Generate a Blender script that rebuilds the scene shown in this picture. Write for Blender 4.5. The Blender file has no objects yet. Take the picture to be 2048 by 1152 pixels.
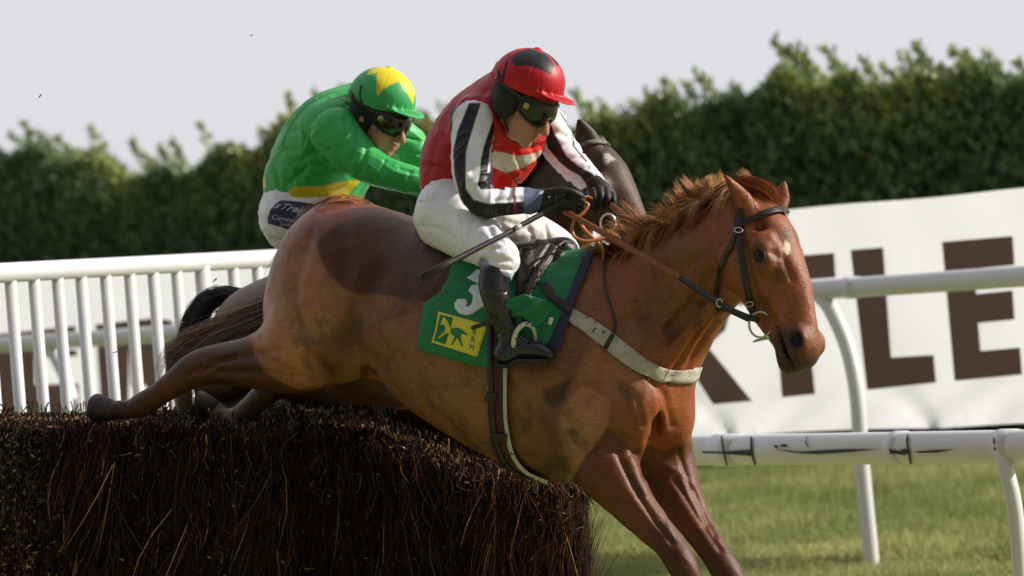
import bpy, bmesh, math, random
import numpy as np
from mathutils import Vector, Matrix
from mathutils.bvhtree import BVHTree
from mathutils.geometry import delaunay_2d_cdt

# ------------------------------------------------------------ camera, world, sun, exposure
S = 0.00011            # tangent per photograph pixel (2048 wide)
D0 = 14.0              # distance of the leading horse
CAMH = 1.4
ROLL = math.radians(4.4)
cr, sr = math.cos(ROLL), math.sin(ROLL)
RV = np.array([cr, 0, -sr]); UV = np.array([sr, 0, cr]); FV = np.array([0, 1.0, 0])
CAMPOS = np.array([0, 0, CAMH])
SC = bpy.context.scene
COL = SC.collection

cam_data = bpy.data.cameras.new('camera')
cam = bpy.data.objects.new('camera', cam_data); COL.objects.link(cam)
cam_data.sensor_width = 36
cam_data.lens = 18 / (1024 * S)
cam_data.clip_start = 0.5; cam_data.clip_end = 3000
M = Matrix(((RV[0], UV[0], -FV[0], CAMPOS[0]), (RV[1], UV[1], -FV[1], CAMPOS[1]),
            (RV[2], UV[2], -FV[2], CAMPOS[2]), (0, 0, 0, 1)))
cam.matrix_world = M
cam_data.dof.use_dof = True
cam_data.dof.focus_distance = 13.85
cam_data.dof.aperture_fstop = 4.4
SC.camera = cam

SUN_AZ = 3.0   # degrees behind the picture plane, on the right
SUN_EL = 30.0
world = bpy.data.worlds.new('World'); SC.world = world; world.use_nodes = True
nt = world.node_tree; nt.nodes.clear()
wo = nt.nodes.new('ShaderNodeOutputWorld'); bg = nt.nodes.new('ShaderNodeBackground')
sky = nt.nodes.new('ShaderNodeTexSky'); sky.sky_type = 'NISHITA'; sky.sun_disc = False
sky.sun_elevation = math.radians(SUN_EL); sky.sun_rotation = math.radians(90 - SUN_AZ)
sky.dust_density = 4.0; sky.air_density = 1.2
sc_ = nt.nodes.new('ShaderNodeVectorMath'); sc_.operation = 'SCALE'; sc_.inputs['Scale'].default_value = 0.9
mx = nt.nodes.new('ShaderNodeMix'); mx.data_type = 'RGBA'; mx.inputs[0].default_value = 0.93
mx.inputs[7].default_value = (7.3, 7.35, 7.75, 1)      # thin even high cloud over the blue
nt.links.new(sky.outputs[0], sc_.inputs[0]); nt.links.new(sc_.outputs[0], mx.inputs[6])
# added gradient: sky dimmed behind the camera, out of view, to deepen contrast
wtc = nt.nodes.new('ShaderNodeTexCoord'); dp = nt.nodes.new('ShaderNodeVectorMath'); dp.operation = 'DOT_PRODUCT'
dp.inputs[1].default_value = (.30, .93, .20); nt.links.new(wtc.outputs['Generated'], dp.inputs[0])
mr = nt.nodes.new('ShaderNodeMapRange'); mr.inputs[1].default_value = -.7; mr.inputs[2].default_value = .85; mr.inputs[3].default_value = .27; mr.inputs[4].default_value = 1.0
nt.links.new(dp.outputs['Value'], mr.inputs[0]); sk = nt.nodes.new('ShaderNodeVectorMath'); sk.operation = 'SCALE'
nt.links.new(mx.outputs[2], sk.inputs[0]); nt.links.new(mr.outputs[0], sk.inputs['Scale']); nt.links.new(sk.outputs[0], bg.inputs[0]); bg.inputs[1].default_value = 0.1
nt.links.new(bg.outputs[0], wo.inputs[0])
sun_d = bpy.data.lights.new('sun', 'SUN'); sun_d.energy = 5.0; sun_d.angle = math.radians(0.6)
sun_d.color = (1.0, 0.91, 0.78)
sun = bpy.data.objects.new('sun', sun_d); COL.objects.link(sun)
_az, _el = math.radians(SUN_AZ), math.radians(SUN_EL)
sdir = Vector((math.cos(_az) * math.cos(_el), math.sin(_az) * math.cos(_el), math.sin(_el)))
sun.rotation_euler = sdir.to_track_quat('Z', 'Y').to_euler(); sun.location = sdir * 40
SC.view_settings.view_transform = 'Standard'; SC.view_settings.look = 'None'
SC.view_settings.exposure = 0.1; SC.view_settings.gamma = 1.0; SC.view_settings.use_curve_mapping = False

# ------------------------------------------------------------ maths helpers
def P(px, py, d):
    """photo pixel + distance -> camera-frame point (right, up, away)"""
    return np.array([(px - 1024) * S * d, (576 - py) * S * d, d])
def toworld(v):
    v = np.asarray(v, float).reshape(-1, 3)
    return CAMPOS + v[:, :1] * RV + v[:, 1:2] * UV + v[:, 2:3] * FV
def tocam(w):
    w = np.asarray(w, float).reshape(-1, 3) - CAMPOS
    return np.stack([w @ RV, w @ UV, w @ FV], 1)
def pxof(v):
    return 1024 + v[:, 0] / (S * v[:, 2]), 576 - v[:, 1] / (S * v[:, 2])
def lin(h):
    if isinstance(h, str):
        h = h.lstrip('#'); c = [int(h[i:i+2], 16) / 255 for i in (0, 2, 4)]
        return np.array([x / 12.92 if x <= .04045 else ((x + .055) / 1.055) ** 2.4 for x in c])
    return np.array(h, float)
def nrm(v):
    return v / (np.linalg.norm(v, axis=-1, keepdims=True) + 1e-12)
_rs = np.random.RandomState(5)
_ND = nrm(_rs.normal(size=(64, 3))); _NP = _rs.uniform(0, 6.28, 64)
def wob(p, f, seed=0, n=7):
    """smooth cheap 3-D noise in -1..1"""
    r = np.zeros(len(p))
    for i in range(n):
        j = (i * 7 + seed * 11) % 64
        a = p @ _ND[j] * f * (0.7 + .6 * ((i * 37 + seed) % 10) / 10) + _NP[j]
        r += np.sin(a + 1.7 * np.sin(p @ _ND[(j + 19) % 64] * f * .6 + _NP[(j + 3) % 64]))
    return r / n * 1.8
def fbm(p, f, seed=0, o=4):
    r = 0; a = 1.0; t = 0
    for i in range(o):
        r = r + a * wob(p, f, seed + i * 3); t += a; f *= 2.03; a *= .55
    return r / t
def sstep(a, b, x):
    t = np.clip((x - a) / (b - a), 0, 1); return t * t * (3 - 2 * t)
def segdist(px, py, pts):
    d = np.full(len(px), 1e9)
    for (x0, y0), (x1, y1) in zip(pts[:-1], pts[1:]):
        dx, dy = x1 - x0, y1 - y0; L = dx * dx + dy * dy + 1e-9
        t = np.clip(((px - x0) * dx + (py - y0) * dy) / L, 0, 1)
        d = np.minimum(d, np.hypot(px - x0 - t * dx, py - y0 - t * dy))
    return d
def polysd(px, py, poly):
    """signed distance, negative inside"""
    pts = list(poly) + [poly[0]]
    d = segdist(px, py, pts); ins = np.zeros(len(px), bool)
    for (x0, y0), (x1, y1) in zip(pts[:-1], pts[1:]):
        c = ((y0 > py) != (y1 > py)); xx = x0 + (py - y0) * (x1 - x0) / ((y1 - y0) if y1 != y0 else 1e-9)
        ins ^= c & (px < xx)
    return np.where(ins, -d, d)
def cr_interp(A, n):
    """Catmull-Rom through rows of A, n per segment"""
    A = np.asarray(A, float); K = len(A)
    B = np.vstack([2 * A[0] - A[1], A, 2 * A[-1] - A[-2]]); out = []
    for i in range(K - 1):
        p0, p1, p2, p3 = B[i:i+4]
        for t in np.linspace(0, 1, n, endpoint=False):
            out.append(.5 * ((2*p1) + (-p0+p2)*t + (2*p0-5*p1+4*p2-p3)*t*t + (-p0+3*p1-3*p2+p3)*t**3))
    out.append(A[-1]); return np.array(out)

# ------------------------------------------------------------ implicit surfaces
class Field:
    def __init__(s, lo, hi, h):
        s.lo = np.array(lo, float); s.h = h
        s.n = np.ceil((np.array(hi) - s.lo) / h).astype(int) + 1
        s.F = np.full(s.n, .3, np.float32)
    @staticmethod
    def around(px0, py0, px1, py1, z0, z1, h, D=D0):
        a = [P(x, y, D + z) for x in (px0, px1) for y in (py0, py1) for z in (z0, z1)]
        return Field(np.min(a, 0), np.max(a, 0), h)
    def sub(s, lo, hi):
        i0 = np.clip(np.floor((lo - s.lo) / s.h).astype(int), 0, s.n - 1)
        i1 = np.clip(np.ceil((hi - s.lo) / s.h).astype(int) + 1, 1, s.n)
        i1 = np.maximum(i1, i0 + 1)
        ax = [(s.lo[k] + s.h * np.arange(i0[k], i1[k])).astype(np.float32) for k in range(3)]
        return tuple(slice(a, b) for a, b in zip(i0, i1)), ax
    def ell(s, c, E, r, pad):
        R = np.sqrt(((E * np.asarray(r)[:, None]) ** 2).sum(0)) + pad
        sl, ax = s.sub(c - R, c + R)
        d = [ax[0][:, None, None] - c[0], ax[1][None, :, None] - c[1], ax[2][None, None, :] - c[2]]
        k0 = 0; k1 = 0
        for e, q in zip(E, r):
            u = (d[0] * e[0] + d[1] * e[1] + d[2] * e[2]) / q
            u2 = u * u; k0 = k0 + u2; k1 = k1 + u2 / (q * q)
        k0 = np.sqrt(k0); k1 = np.sqrt(k1) + 1e-6
        return sl, k0 * (k0 - 1) / k1
    def merge(s, sl, g, k):
        f = s.F[sl]; hh = np.maximum(k - np.abs(f - g), 0) / k
        s.F[sl] = np.minimum(f, g) - hh * hh * k * .25
    def cut(s, c, E, r, k):
        sl, g = s.ell(np.asarray(c), np.asarray(E), r, k * 1.5)
        f = s.F[sl]; g = -g; hh = np.maximum(k - np.abs(f - g), 0) / k
        s.F[sl] = np.maximum(f, g) + hh * hh * k * .25
    def plane(s, c, nrm_, k=.004):
        ax = [(s.lo[i] + s.h*np.arange(s.n[i])).astype(np.float32) for i in range(3)]; n_ = nrm_/np.linalg.norm(nrm_)
        g = (ax[0][:, None, None]-c[0])*n_[0] + (ax[1][None, :, None]-c[1])*n_[1] + (ax[2][None, None, :]-c[2])*n_[2]
        hh = np.maximum(k - np.abs(s.F-g), 0)/k; s.F = np.maximum(s.F, g) + hh*hh*k*.25
    def blob(s, c, r, k=.03, E=None):
        E = np.eye(3) if E is None else np.asarray(E, float)
        s.merge(*s.ell(np.asarray(c, float), E, r, k * 1.5), k)
    def chain(s, st, k=.03, tt=.9, D=D0):
        """stations (x,y,z,a,w) or (x1,y1,x2,y2,z,w), pixels; z metres past D"""
        rows = []
        C = []
        for q in st:
            if len(q) == 6:
                x1, y1, x2, y2, z, w = q; d = D + z
                C.append((P((x1+x2)/2, (y1+y2)/2, d), math.hypot(x2-x1, y2-y1)/2*S*d, w*S*d,
                          np.array([(x2-x1), -(y2-y1), 0.]) / (math.hypot(x2-x1, y2-y1) + 1e-9)))
            else:
                x, y, z, a, w = q; d = D + z; C.append((P(x, y, d), a*S*d, w*S*d, None))
        n = len(C)
        for i, (c, a, w, e) in enumerate(C):
            if e is None:
                t = C[min(i+1, n-1)][0] - C[max(i-1, 0)][0]; t[2] = 0
                t = t / (np.linalg.norm(t) + 1e-9); e = np.array([-t[1], t[0], 0])
            rows.append(np.concatenate([c, [a, w], e]))
        rows = np.array(rows)
        for i in range(1, n):
            if rows[i, 5:] @ rows[i-1, 5:] < 0: rows[i, 5:] *= -1
        s.rows(rows, k, tt)
    def rows(s, rows, k, tt=.9):
        seg = np.linalg.norm(np.diff(rows[:, :3], axis=0), axis=1).max()
        rm = max(rows[:, 3:5].min(), s.h * 1.2)
        B = cr_interp(rows, int(np.clip(math.ceil(seg / (rm * .45)), 2, 14)))
        T = np.gradient(B[:, :3], axis=0); T = nrm(T)
        parts = []
        for b, t in zip(B, T):
            e1 = nrm(b[5:8]); e3 = nrm(np.cross(t, e1)); e2 = np.cross(e3, e1)
            a, w = max(b[3], s.h*.7), max(b[4], s.h*.7)
            parts.append((b[:3], np.array([e1, e2, e3]), (a, min(a, w) * tt, w)))
        lo = np.min([c - max(r) for c, E, r in parts], 0) - k*1.6
        hi = np.max([c + max(r) for c, E, r in parts], 0) + k*1.6
        SL, ax = s.sub(lo, hi); G = np.full(s.F[SL].shape, .3, np.float32); off = [q.start for q in SL]
        for c, E, r in parts:
            sl, g = s.ell(c, E, r, k * 1.5)
            l2 = tuple(slice(q.start - o, q.stop - o) for q, o in zip(sl, off))
            hgt = tuple(slice(max(q.start, 0), min(q.stop, m)) for q, m in zip(l2, G.shape))
            if any(q.stop <= q.start for q in hgt): continue
            gg = g[tuple(slice(h_.start - q.start, h_.stop - q.start) for h_, q in zip(hgt, l2))]
            G[hgt] = np.minimum(G[hgt], gg)
        s.merge(SL, G, k)
    def mesh(s, smooth=3):
        F = s.F; F[0] = F[-1] = .3; F[:, 0] = F[:, -1] = .3; F[:, :, 0] = F[:, :, -1] = .3
        I = F < 0; c8 = I[:-1, :-1, :-1].astype(np.int8)
        tot = np.zeros(c8.shape, np.int8)
        for a in (0, 1):
            for b in (0, 1):
                for c in (0, 1):
                    tot += I[a:I.shape[0]-1+a, b:I.shape[1]-1+b, c:I.shape[2]-1+c]
        act = (tot > 0) & (tot < 8); ijk = np.argwhere(act)
        idx = np.full(act.shape, -1, np.int64); idx[act] = np.arange(len(ijk))
        cor = [(a, b, c) for a in (0, 1) for b in (0, 1) for c in (0, 1)]
        V = {o: F[ijk[:, 0]+o[0], ijk[:, 1]+o[1], ijk[:, 2]+o[2]] for o in cor}
        acc = np.zeros((len(ijk), 3)); cnt = np.zeros(len(ijk))
        for o in cor:
            for ax in range(3):
                if o[ax]: continue
                p = list(o); p[ax] = 1; p = tuple(p)
                f0, f1 = V[o], V[p]; m = (f0 < 0) != (f1 < 0)
                t = np.where(m, f0 / np.where(m, f0 - f1, 1), 0)
                q = np.tile(np.array(o, float), (len(ijk), 1)); q[:, ax] = t
                acc[m] += q[m]; cnt[m] += 1
        v = s.lo + s.h * (ijk + acc / cnt[:, None])
        quads = []
        for ax in range(3):
            a1, a2 = (ax+1) % 3, (ax+2) % 3
            sl0 = [slice(1, -1)]*3; sl1 = [slice(1, -1)]*3
            sl0[ax] = slice(0, -1); sl1[ax] = slice(1, None)
            A, B = I[tuple(sl0)], I[tuple(sl1)]
            e = np.argwhere(A != B); sg = A[A != B]
            off = np.ones(3, int); off[ax] = 0; e = e + off
            def cell(d1, d2):
                q = e.copy(); q[:, a1] -= d1; q[:, a2] -= d2; return idx[q[:, 0], q[:, 1], q[:, 2]]
            q = np.stack([cell(0, 0), cell(1, 0), cell(1, 1), cell(0, 1)], 1)
            q[~sg] = q[~sg][:, ::-1]; quads.append(q)
        q = np.vstack(quads); q = q[(q >= 0).all(1)]
        q = q[:, ::-1]            # camera frame is left handed
        for _ in range(smooth):
            v = relax(v, q, .5); 
        return v, q
def relax(v, q, f):
    a = np.zeros_like(v); c = np.zeros(len(v))
    for i in range(4):
        j = (i + 1) % 4
        for k in range(3):
            a[:, k] += np.bincount(q[:, i], v[q[:, j], k], len(v)) + np.bincount(q[:, j], v[q[:, i], k], len(v))
        c += np.bincount(q[:, i], minlength=len(v)) + np.bincount(q[:, j], minlength=len(v))
    return v + f * (a / np.maximum(c, 1)[:, None] - v)
def vnormals(v, q):
    n = -np.cross(v[q[:, 2]] - v[q[:, 0]], v[q[:, 3]] - v[q[:, 1]])   # outward (left-handed frame)
    a = np.zeros_like(v)
    for i in range(4):
        for k in range(3): a[:, k] += np.bincount(q[:, i], n[:, k], len(v))
    return nrm(a)

# ------------------------------------------------------------ objects
ORG = {}
def tag(o, label=None, cat=None, group=None, kind=None):
    for k_, v_ in (('label', label), ('category', cat), ('group', group), ('kind', kind)):
        if v_: o[k_] = v_
    return o
def thing(name, loc_cam, label, cat, group=None):
    o = bpy.data.objects.new(name, None); COL.objects.link(o)
    w = toworld(loc_cam)[0]; o.location = w; o.empty_display_size = .1; ORG[o.name] = w
    return tag(o, label, cat, group)
def mk(name, v, f, mat, parent=None, color=None, cam_frame=True, smooth=True, origin=None):
    """v: camera-frame points; links ONE mesh object"""
    w = toworld(v) if cam_frame else np.asarray(v, float).reshape(-1, 3)
    if parent is not None: org = ORG[parent.name]
    else: org = np.array(origin) if origin is not None else np.array([w[:, 0].mean(), w[:, 1].mean(), w[:, 2].min()])
    me = bpy.data.meshes.new(name)
    if isinstance(f, np.ndarray):
        n, m = f.shape
        me.vertices.add(len(w)); me.vertices.foreach_set('co', (w - org).astype(np.float32).ravel())
        me.loops.add(n * m); me.loops.foreach_set('vertex_index', f.astype(np.int32).ravel())
        me.polygons.add(n); me.polygons.foreach_set('loop_start', np.arange(0, n*m, m, dtype=np.int32))
        me.polygons.foreach_set('loop_total', np.full(n, m, np.int32))
        me.update(calc_edges=True); me.validate()
    else:
        me.from_pydata([tuple(x) for x in (w - org)], [], [tuple(int(i) for i in q) for q in f]); me.update()
    if smooth: me.polygons.foreach_set('use_smooth', [True] * len(me.polygons))
    if color is not None and len(color) == len(me.vertices):
        at = me.color_attributes.new('Col', 'FLOAT_COLOR', 'POINT')
        cc = np.ones((len(w), 4), np.float32); cc[:, :3] = color; at.data.foreach_set('color', cc.ravel())
    if mat: me.materials.append(mat)
    o = bpy.data.objects.new(name, me); COL.objects.link(o)
    if parent is not None: o.parent = parent; ORG[o.name] = org
    else: o.location = org; ORG[o.name] = org
    return o
def join(parts):
    V = []; Fc = []; C = []; n = 0
    for p in parts:
        v, f = p[0], p[1]; V.append(np.asarray(v).reshape(-1, 3))
        Fc += [tuple(int(i) + n for i in q) for q in f]; n += len(V[-1])
        if len(p) > 2: C.append(p[2])
    return (np.vstack(V), Fc) + ((np.vstack(C),) if C else ())

# ------------------------------------------------------------ materials
def mat(name, color=(.5, .5, .5), rough=.6, attr=False, noise=None, bump=None, spec=.5, metal=0, sheen=0, trans=None,
        stretch=None, bump2=None, coat=0, dirt=None, crease=None, streak=None):
    m = bpy.data.materials.new(name); m.use_nodes = True; t = m.node_tree; N = t.nodes; L = t.links
    b = N['Principled BSDF']; b.inputs['Roughness'].default_value = rough
    b.inputs['Specular IOR Level'].default_value = spec; b.inputs['Metallic'].default_value = metal
    if sheen: b.inputs['Sheen Weight'].default_value = sheen; b.inputs['Sheen Roughness'].default_value = .4
    if coat: b.inputs['Coat Weight'].default_value = coat; b.inputs['Coat Roughness'].default_value = .15
    tc = N.new('ShaderNodeTexCoord'); mp = N.new('ShaderNodeMapping'); L.new(tc.outputs['Object'], mp.inputs[0])
    if stretch: mp.inputs['Scale'].default_value = stretch[:3]; mp.inputs['Rotation'].default_value = stretch[3:] or (0, 0, 0)
    if attr:
        a = N.new('ShaderNodeVertexColor'); a.layer_name = 'Col'; out = a.outputs[0]
    else:
        a = N.new('ShaderNodeRGB'); a.outputs[0].default_value = (*lin(color), 1); out = a.outputs[0]
    def noise_tex(sc, det=5, ro=.6):
        n = N.new('ShaderNodeTexNoise'); n.inputs['Scale'].default_value = sc; n.inputs['Detail'].default_value = det
        n.inputs['Roughness'].default_value = ro; L.new(mp.outputs[0], n.inputs['Vector']); return n
    for (sc, lo, hi) in (noise or []):
        n = noise_tex(sc); r = N.new('ShaderNodeMapRange'); r.inputs[1].default_value = .3; r.inputs[2].default_value = .7
        r.inputs[3].default_value = lo; r.inputs[4].default_value = hi; L.new(n.outputs[0], r.inputs[0])
        v = N.new('ShaderNodeVectorMath'); v.operation = 'SCALE'; L.new(out, v.inputs[0]); L.new(r.outputs[0], v.inputs['Scale']); out = v.outputs[0]
    if streak:
        sc, lo, hi, vec = streak; m2 = N.new('ShaderNodeMapping'); L.new(tc.outputs['Object'], m2.inputs[0]); m2.inputs['Scale'].default_value = vec
        m2.inputs['Rotation'].default_value = (0, math.radians(14), math.radians(-33))
        n = N.new('ShaderNodeTexNoise'); n.inputs['Scale'].default_value = sc; n.inputs['Detail'].default_value = 4; L.new(m2.outputs[0], n.inputs['Vector'])
        r = N.new('ShaderNodeMapRange'); r.inputs[1].default_value = .3; r.inputs[2].default_value = .7; r.inputs[3].default_value = lo; r.inputs[4].default_value = hi; L.new(n.outputs[0], r.inputs[0])
        v = N.new('ShaderNodeVectorMath'); v.operation = 'SCALE'; L.new(out, v.inputs[0]); L.new(r.outputs[0], v.inputs['Scale']); out = v.outputs[0]; stn = n
    if dirt:
        sc, thr, dc = dirt; n = noise_tex(sc, 6, .7); r = N.new('ShaderNodeMapRange')
        r.inputs[1].default_value = thr; r.inputs[2].default_value = thr + .04; L.new(n.outputs[0], r.inputs[0])
        x = N.new('ShaderNodeMix'); x.data_type = 'RGBA'; L.new(r.outputs[0], x.inputs[0]); L.new(out, x.inputs[6])
        x.inputs[7].default_value = (*lin(dc), 1); out = x.outputs[2]
    L.new(out, b.inputs['Base Color'])
    prev = None
    if streak:
        bn = N.new('ShaderNodeBump'); bn.inputs['Strength'].default_value = .5; bn.inputs['Distance'].default_value = .003; L.new(stn.outputs[0], bn.inputs['Height']); prev = bn
    for cs in (crease or []):
        sc, st, di, wrp = cs
        w_ = noise_tex(sc*.6, 2); vm = N.new('ShaderNodeVectorMath'); vm.operation = 'MULTIPLY_ADD'; L.new(w_.outputs[1], vm.inputs[0]); vm.inputs[1].default_value = (wrp,)*3; L.new(mp.outputs[0], vm.inputs[2])
        n = N.new('ShaderNodeTexNoise'); n.noise_type = 'RIDGED_MULTIFRACTAL'; n.inputs['Scale'].default_value = sc; n.inputs['Detail'].default_value = 2.5; n.inputs['Roughness'].default_value = .45
        L.new(vm.outputs[0], n.inputs['Vector']); bn = N.new('ShaderNodeBump'); bn.inputs['Strength'].default_value = st; bn.inputs['Distance'].default_value = di
        L.new(n.outputs[0], bn.inputs['Height'])
        if prev: L.new(prev.outputs[0], bn.inputs['Normal'])
        prev = bn
    for bb in (bump, bump2):
        if not bb: continue
        sc, st, di = bb; n = noise_tex(sc, 4); bn = N.new('ShaderNodeBump'); bn.inputs['Strength'].default_value = st
        bn.inputs['Distance'].default_value = di; L.new(n.outputs[0], bn.inputs['Height'])
        if prev: L.new(prev.outputs[0], bn.inputs['Normal'])
        prev = bn
    if prev: L.new(prev.outputs[0], b.inputs['Normal'])
    if trans:
        tr = N.new('ShaderNodeBsdfTranslucent'); L.new(out, tr.inputs[0]); ms = N.new('ShaderNodeMixShader')
        ms.inputs[0].default_value = trans; L.new(b.outputs[0], ms.inputs[1]); L.new(tr.outputs[0], ms.inputs[2])
        L.new(ms.outputs[0], N['Material Output'].inputs[0])
    return m

# ------------------------------------------------------------ shape helpers
def tube(pts, rad, n=10, cap=True, flat=None):
    """pts camera or world frame; rad scalar or list"""
    p = np.asarray(pts, float); K = len(p); rad = np.full(K, rad) if np.isscalar(rad) else np.asarray(rad)
    T = nrm(np.gradient(p, axis=0)); up = np.array([0, 0, 1.]) if abs(T[0][2]) < .9 else np.array([0, 1., 0])
    V = []; a = nrm(np.cross(T[0], up))
    for i in range(K):
        a = nrm(a - T[i] * (a @ T[i])); b = np.cross(T[i], a)
        for j in range(n):
            th = 2*math.pi*j/n; V.append(p[i] + rad[i] * (a * math.cos(th) + b * math.sin(th) * (flat or 1)))
    F = []
    for i in range(K-1):
        for j in range(n):
            j2 = (j+1) % n; F.append((i*n+j, i*n+j2, (i+1)*n+j2, (i+1)*n+j))
    if cap: F.append(tuple(range(n))[::-1]); F.append(tuple((K-1)*n + j for j in range(n)))
    return np.array(V), F
def sphere(c, r, nu=20, nv=12, E=None):
    E = np.eye(3) if E is None else np.asarray(E); r = np.array([r]*3) if np.isscalar(r) else np.array(r)
    V = []; F = []
    for i in range(nv+1):
        ph = math.pi*i/nv
        for j in range(nu):
            th = 2*math.pi*j/nu
            V.append(np.asarray(c) + (np.array([math.sin(ph)*math.cos(th), math.sin(ph)*math.sin(th), math.cos(ph)])*r) @ E)
    for i in range(nv):
        for j in range(nu):
            j2 = (j+1) % nu; F.append((i*nu+j, (i+1)*nu+j, (i+1)*nu+j2, i*nu+j2))
    return np.array(V), F
def rings(sections, cap=True):
    n = len(sections[0]); V = np.vstack(sections); F = []
    for i in range(len(sections)-1):
        for j in range(n):
            j2 = (j+1) % n; F.append((i*n+j, i*n+j2, (i+1)*n+j2, (i+1)*n+j))
    if cap: F.append(tuple(range(n))[::-1]); F.append(tuple((len(sections)-1)*n + j for j in range(n)))
    return V, F
def bvh_of(v, q):
    return BVHTree.FromPolygons([Vector(x) for x in v], [tuple(int(i) for i in r) for r in q])
def hit(bvh, px, py, off, dflt):
    d = Vector(P(px, py, 1.0)).normalized(); h = bvh.ray_cast(Vector((0, 0, 0)), d, 40)
    if h[0] is None:
        return P(px, py, dflt), False
    n = h[1]; n = n if n.dot(d) < 0 else -n
    if off: return np.array(h[0]) + np.array(n) * off * .6 - np.array(d) * off * .4, True
    return np.array(h[0]), True
def densify(poly, step):
    o = []
    for i, a in enumerate(poly):
        b = poly[(i+1) % len(poly)]; n = max(1, int(math.hypot(b[0]-a[0], b[1]-a[1]) / step))
        o += [(a[0]+(b[0]-a[0])*t/n, a[1]+(b[1]-a[1])*t/n) for t in range(n)]
    return o
def drape(poly, bvh, off=.006, step=9, th=.003, dflt=None, depth_fn=None, holes=None, relief=None):
    """lay a sheet of cloth or leather, cut to poly, on a body's surface; real thickness"""
    b = densify(poly, step); nb = len(b); pts = list(b); edges = [(i, (i+1) % nb) for i in range(nb)]
    xs = [p[0] for p in b]; ys = [p[1] for p in b]
    gx, gy = np.meshgrid(np.arange(min(xs), max(xs), step), np.arange(min(ys), max(ys), step))
    gx = gx.ravel() + .37; gy = gy.ravel() + .21; m = polysd(gx, gy, poly) < -step * .4
    pts += list(zip(gx[m], gy[m]))
    r = delaunay_2d_cdt([Vector(p) for p in pts], edges, [list(range(nb))], 1, .01)
    P2, T = r[0], r[2]; V = []; miss = []
    for i, p in enumerate(P2):
        if depth_fn is not None: V.append(P(p[0], p[1], depth_fn(p[0], p[1]))); continue
        h, ok = hit(bvh, p[0], p[1], off, 0); V.append(h); 
        if not ok: miss.append(i)
    if miss:
        good = [i for i in range(len(V)) if i not in set(miss)]
        if not good: good = [0]; V[0] = P(P2[0][0], P2[0][1], dflt or D0)
        GP = np.array([[P2[i][0], P2[i][1]] for i in good])
        for i in miss:
            j = good[int(np.argmin((GP[:, 0]-P2[i][0])**2 + (GP[:, 1]-P2[i][1])**2))]
            V[i] = P(P2[i][0], P2[i][1], V[j][2])
    V = np.array(V)
    if relief is not None:
        rr = relief(np.array([p[0] for p in P2]), np.array([p[1] for p in P2])); V = V * (1 - rr / np.linalg.norm(V, axis=1))[:, None]
    n = len(V); back = V * (1 + th / np.linalg.norm(V, axis=1))[:, None]
    F = [tuple(t) for t in T]; G = [tuple(n + i for i in t[::-1]) for t in T]
    ec = {}
    for t in F:
        for a, c in zip(t, t[1:] + t[:1]): ec[(a, c)] = 1
    side = [(c, a, n + a, n + c) for (a, c) in ec if (c, a) not in ec]
    return np.vstack([V, back]), F + G + side
def ribbon_poly(path, w, n=6):
    """pixel polygon of a strap; w scalar or list"""
    p = np.array(path, float); w = np.full(len(p), w, float) if np.isscalar(w) else np.array(w, float)
    q = cr_interp(np.column_stack([p, w]), n); t = nrm(np.gradient(q[:, :2], axis=0)); nn = np.stack([-t[:, 1], t[:, 0]], 1)
    a = q[:, :2] + nn * q[:, 2:3] / 2; b = q[:, :2] - nn * q[:, 2:3] / 2
    return [tuple(x) for x in a] + [tuple(x) for x in b[::-1]]
def strap3(pts, w, th=.004, axis=(0, 1, 0)):
    """free flat strap through 3-D camera-frame points; w metres, axis = across direction hint"""
    p = cr_interp(np.asarray(pts, float), 8); T = nrm(np.gradient(p, axis=0)); ax = np.asarray(axis, float)
    secs = []
    for i in range(len(p)):
        a = ax - T[i]*(ax @ T[i]); a = nrm(a); b = np.cross(T[i], a)
        secs.append(np.array([p[i]+a*w/2+b*th/2, p[i]+a*w/2-b*th/2, p[i]-a*w/2-b*th/2, p[i]-a*w/2+b*th/2]))
    return rings(secs)
def strands(roots, fn, n, r0=.0012, seg=5, rnd=None, colfn=None, lock=None):
    """hair: thin three-sided tapering tubes. roots (n,3); fn(i, t)->(n,3) offset along strand t in 0..1"""
    K = seg + 1; N = len(roots); ts = np.linspace(0, 1, K)
    Pth = np.stack([fn(t) for t in ts], 1)           # N,K,3
    T = nrm(np.gradient(Pth, axis=1)); view = np.array([0, 0, 1.])
    a = nrm(np.cross(T, view)); b = np.cross(T, a)
    rad = r0 * np.clip(1.15 - ts, .12, 1)[None, :, None] * (rnd if rnd is not None else 1)
    ring = [Pth + rad * (a*math.cos(x) + b*math.sin(x)) for x in (0, 2.09, 4.19)]
    V = np.stack(ring, 2).reshape(-1, 3)             # N,K,3
    base = (np.arange(N) * K * 3)[:, None, None] + (np.arange(seg) * 3)[None, :, None]
    j = np.array([0, 1, 2])[None, None, :]; j2 = (j + 1) % 3
    F = np.stack([base + j, base + j2, base + 3 + j2, base + 3 + j], 3).reshape(-1, 4)
    C = None
    if colfn is not None: C = np.repeat(colfn(ts), 3, axis=1).reshape(-1, 3)
    return V, F, C
rng = np.random.RandomState(11)
UPC = np.array([-sr, cr, 0])          # world up in the camera frame
KD = 0.000174
def dline(d0, px): return d0 / (1 + KD * px)
def vplane(p0, d0, p1, d1):
    A = P(p0, 576 - .077*(p0-1024), d0); B = P(p1, 576 - .077*(p1-1024), d1); n = np.cross(B - A, UPC); return A, n / np.linalg.norm(n)
def onplane(px, py, pl, off=0):
    A, n = pl; r = P(px, py, 1.0); nn = n if n[2] < 0 else -n
    return r * ((A + nn*off) @ n) / (r @ n)
def zof(px, py, d): v = P(px, py, d); return CAMH + v[0]*RV[2] + v[1]*UV[2]
def dropto(v, z):
    """camera-frame point moved straight down to world height z"""
    w = toworld(v)[0]; w[2] = z; return tocam(w)[0]

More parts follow.
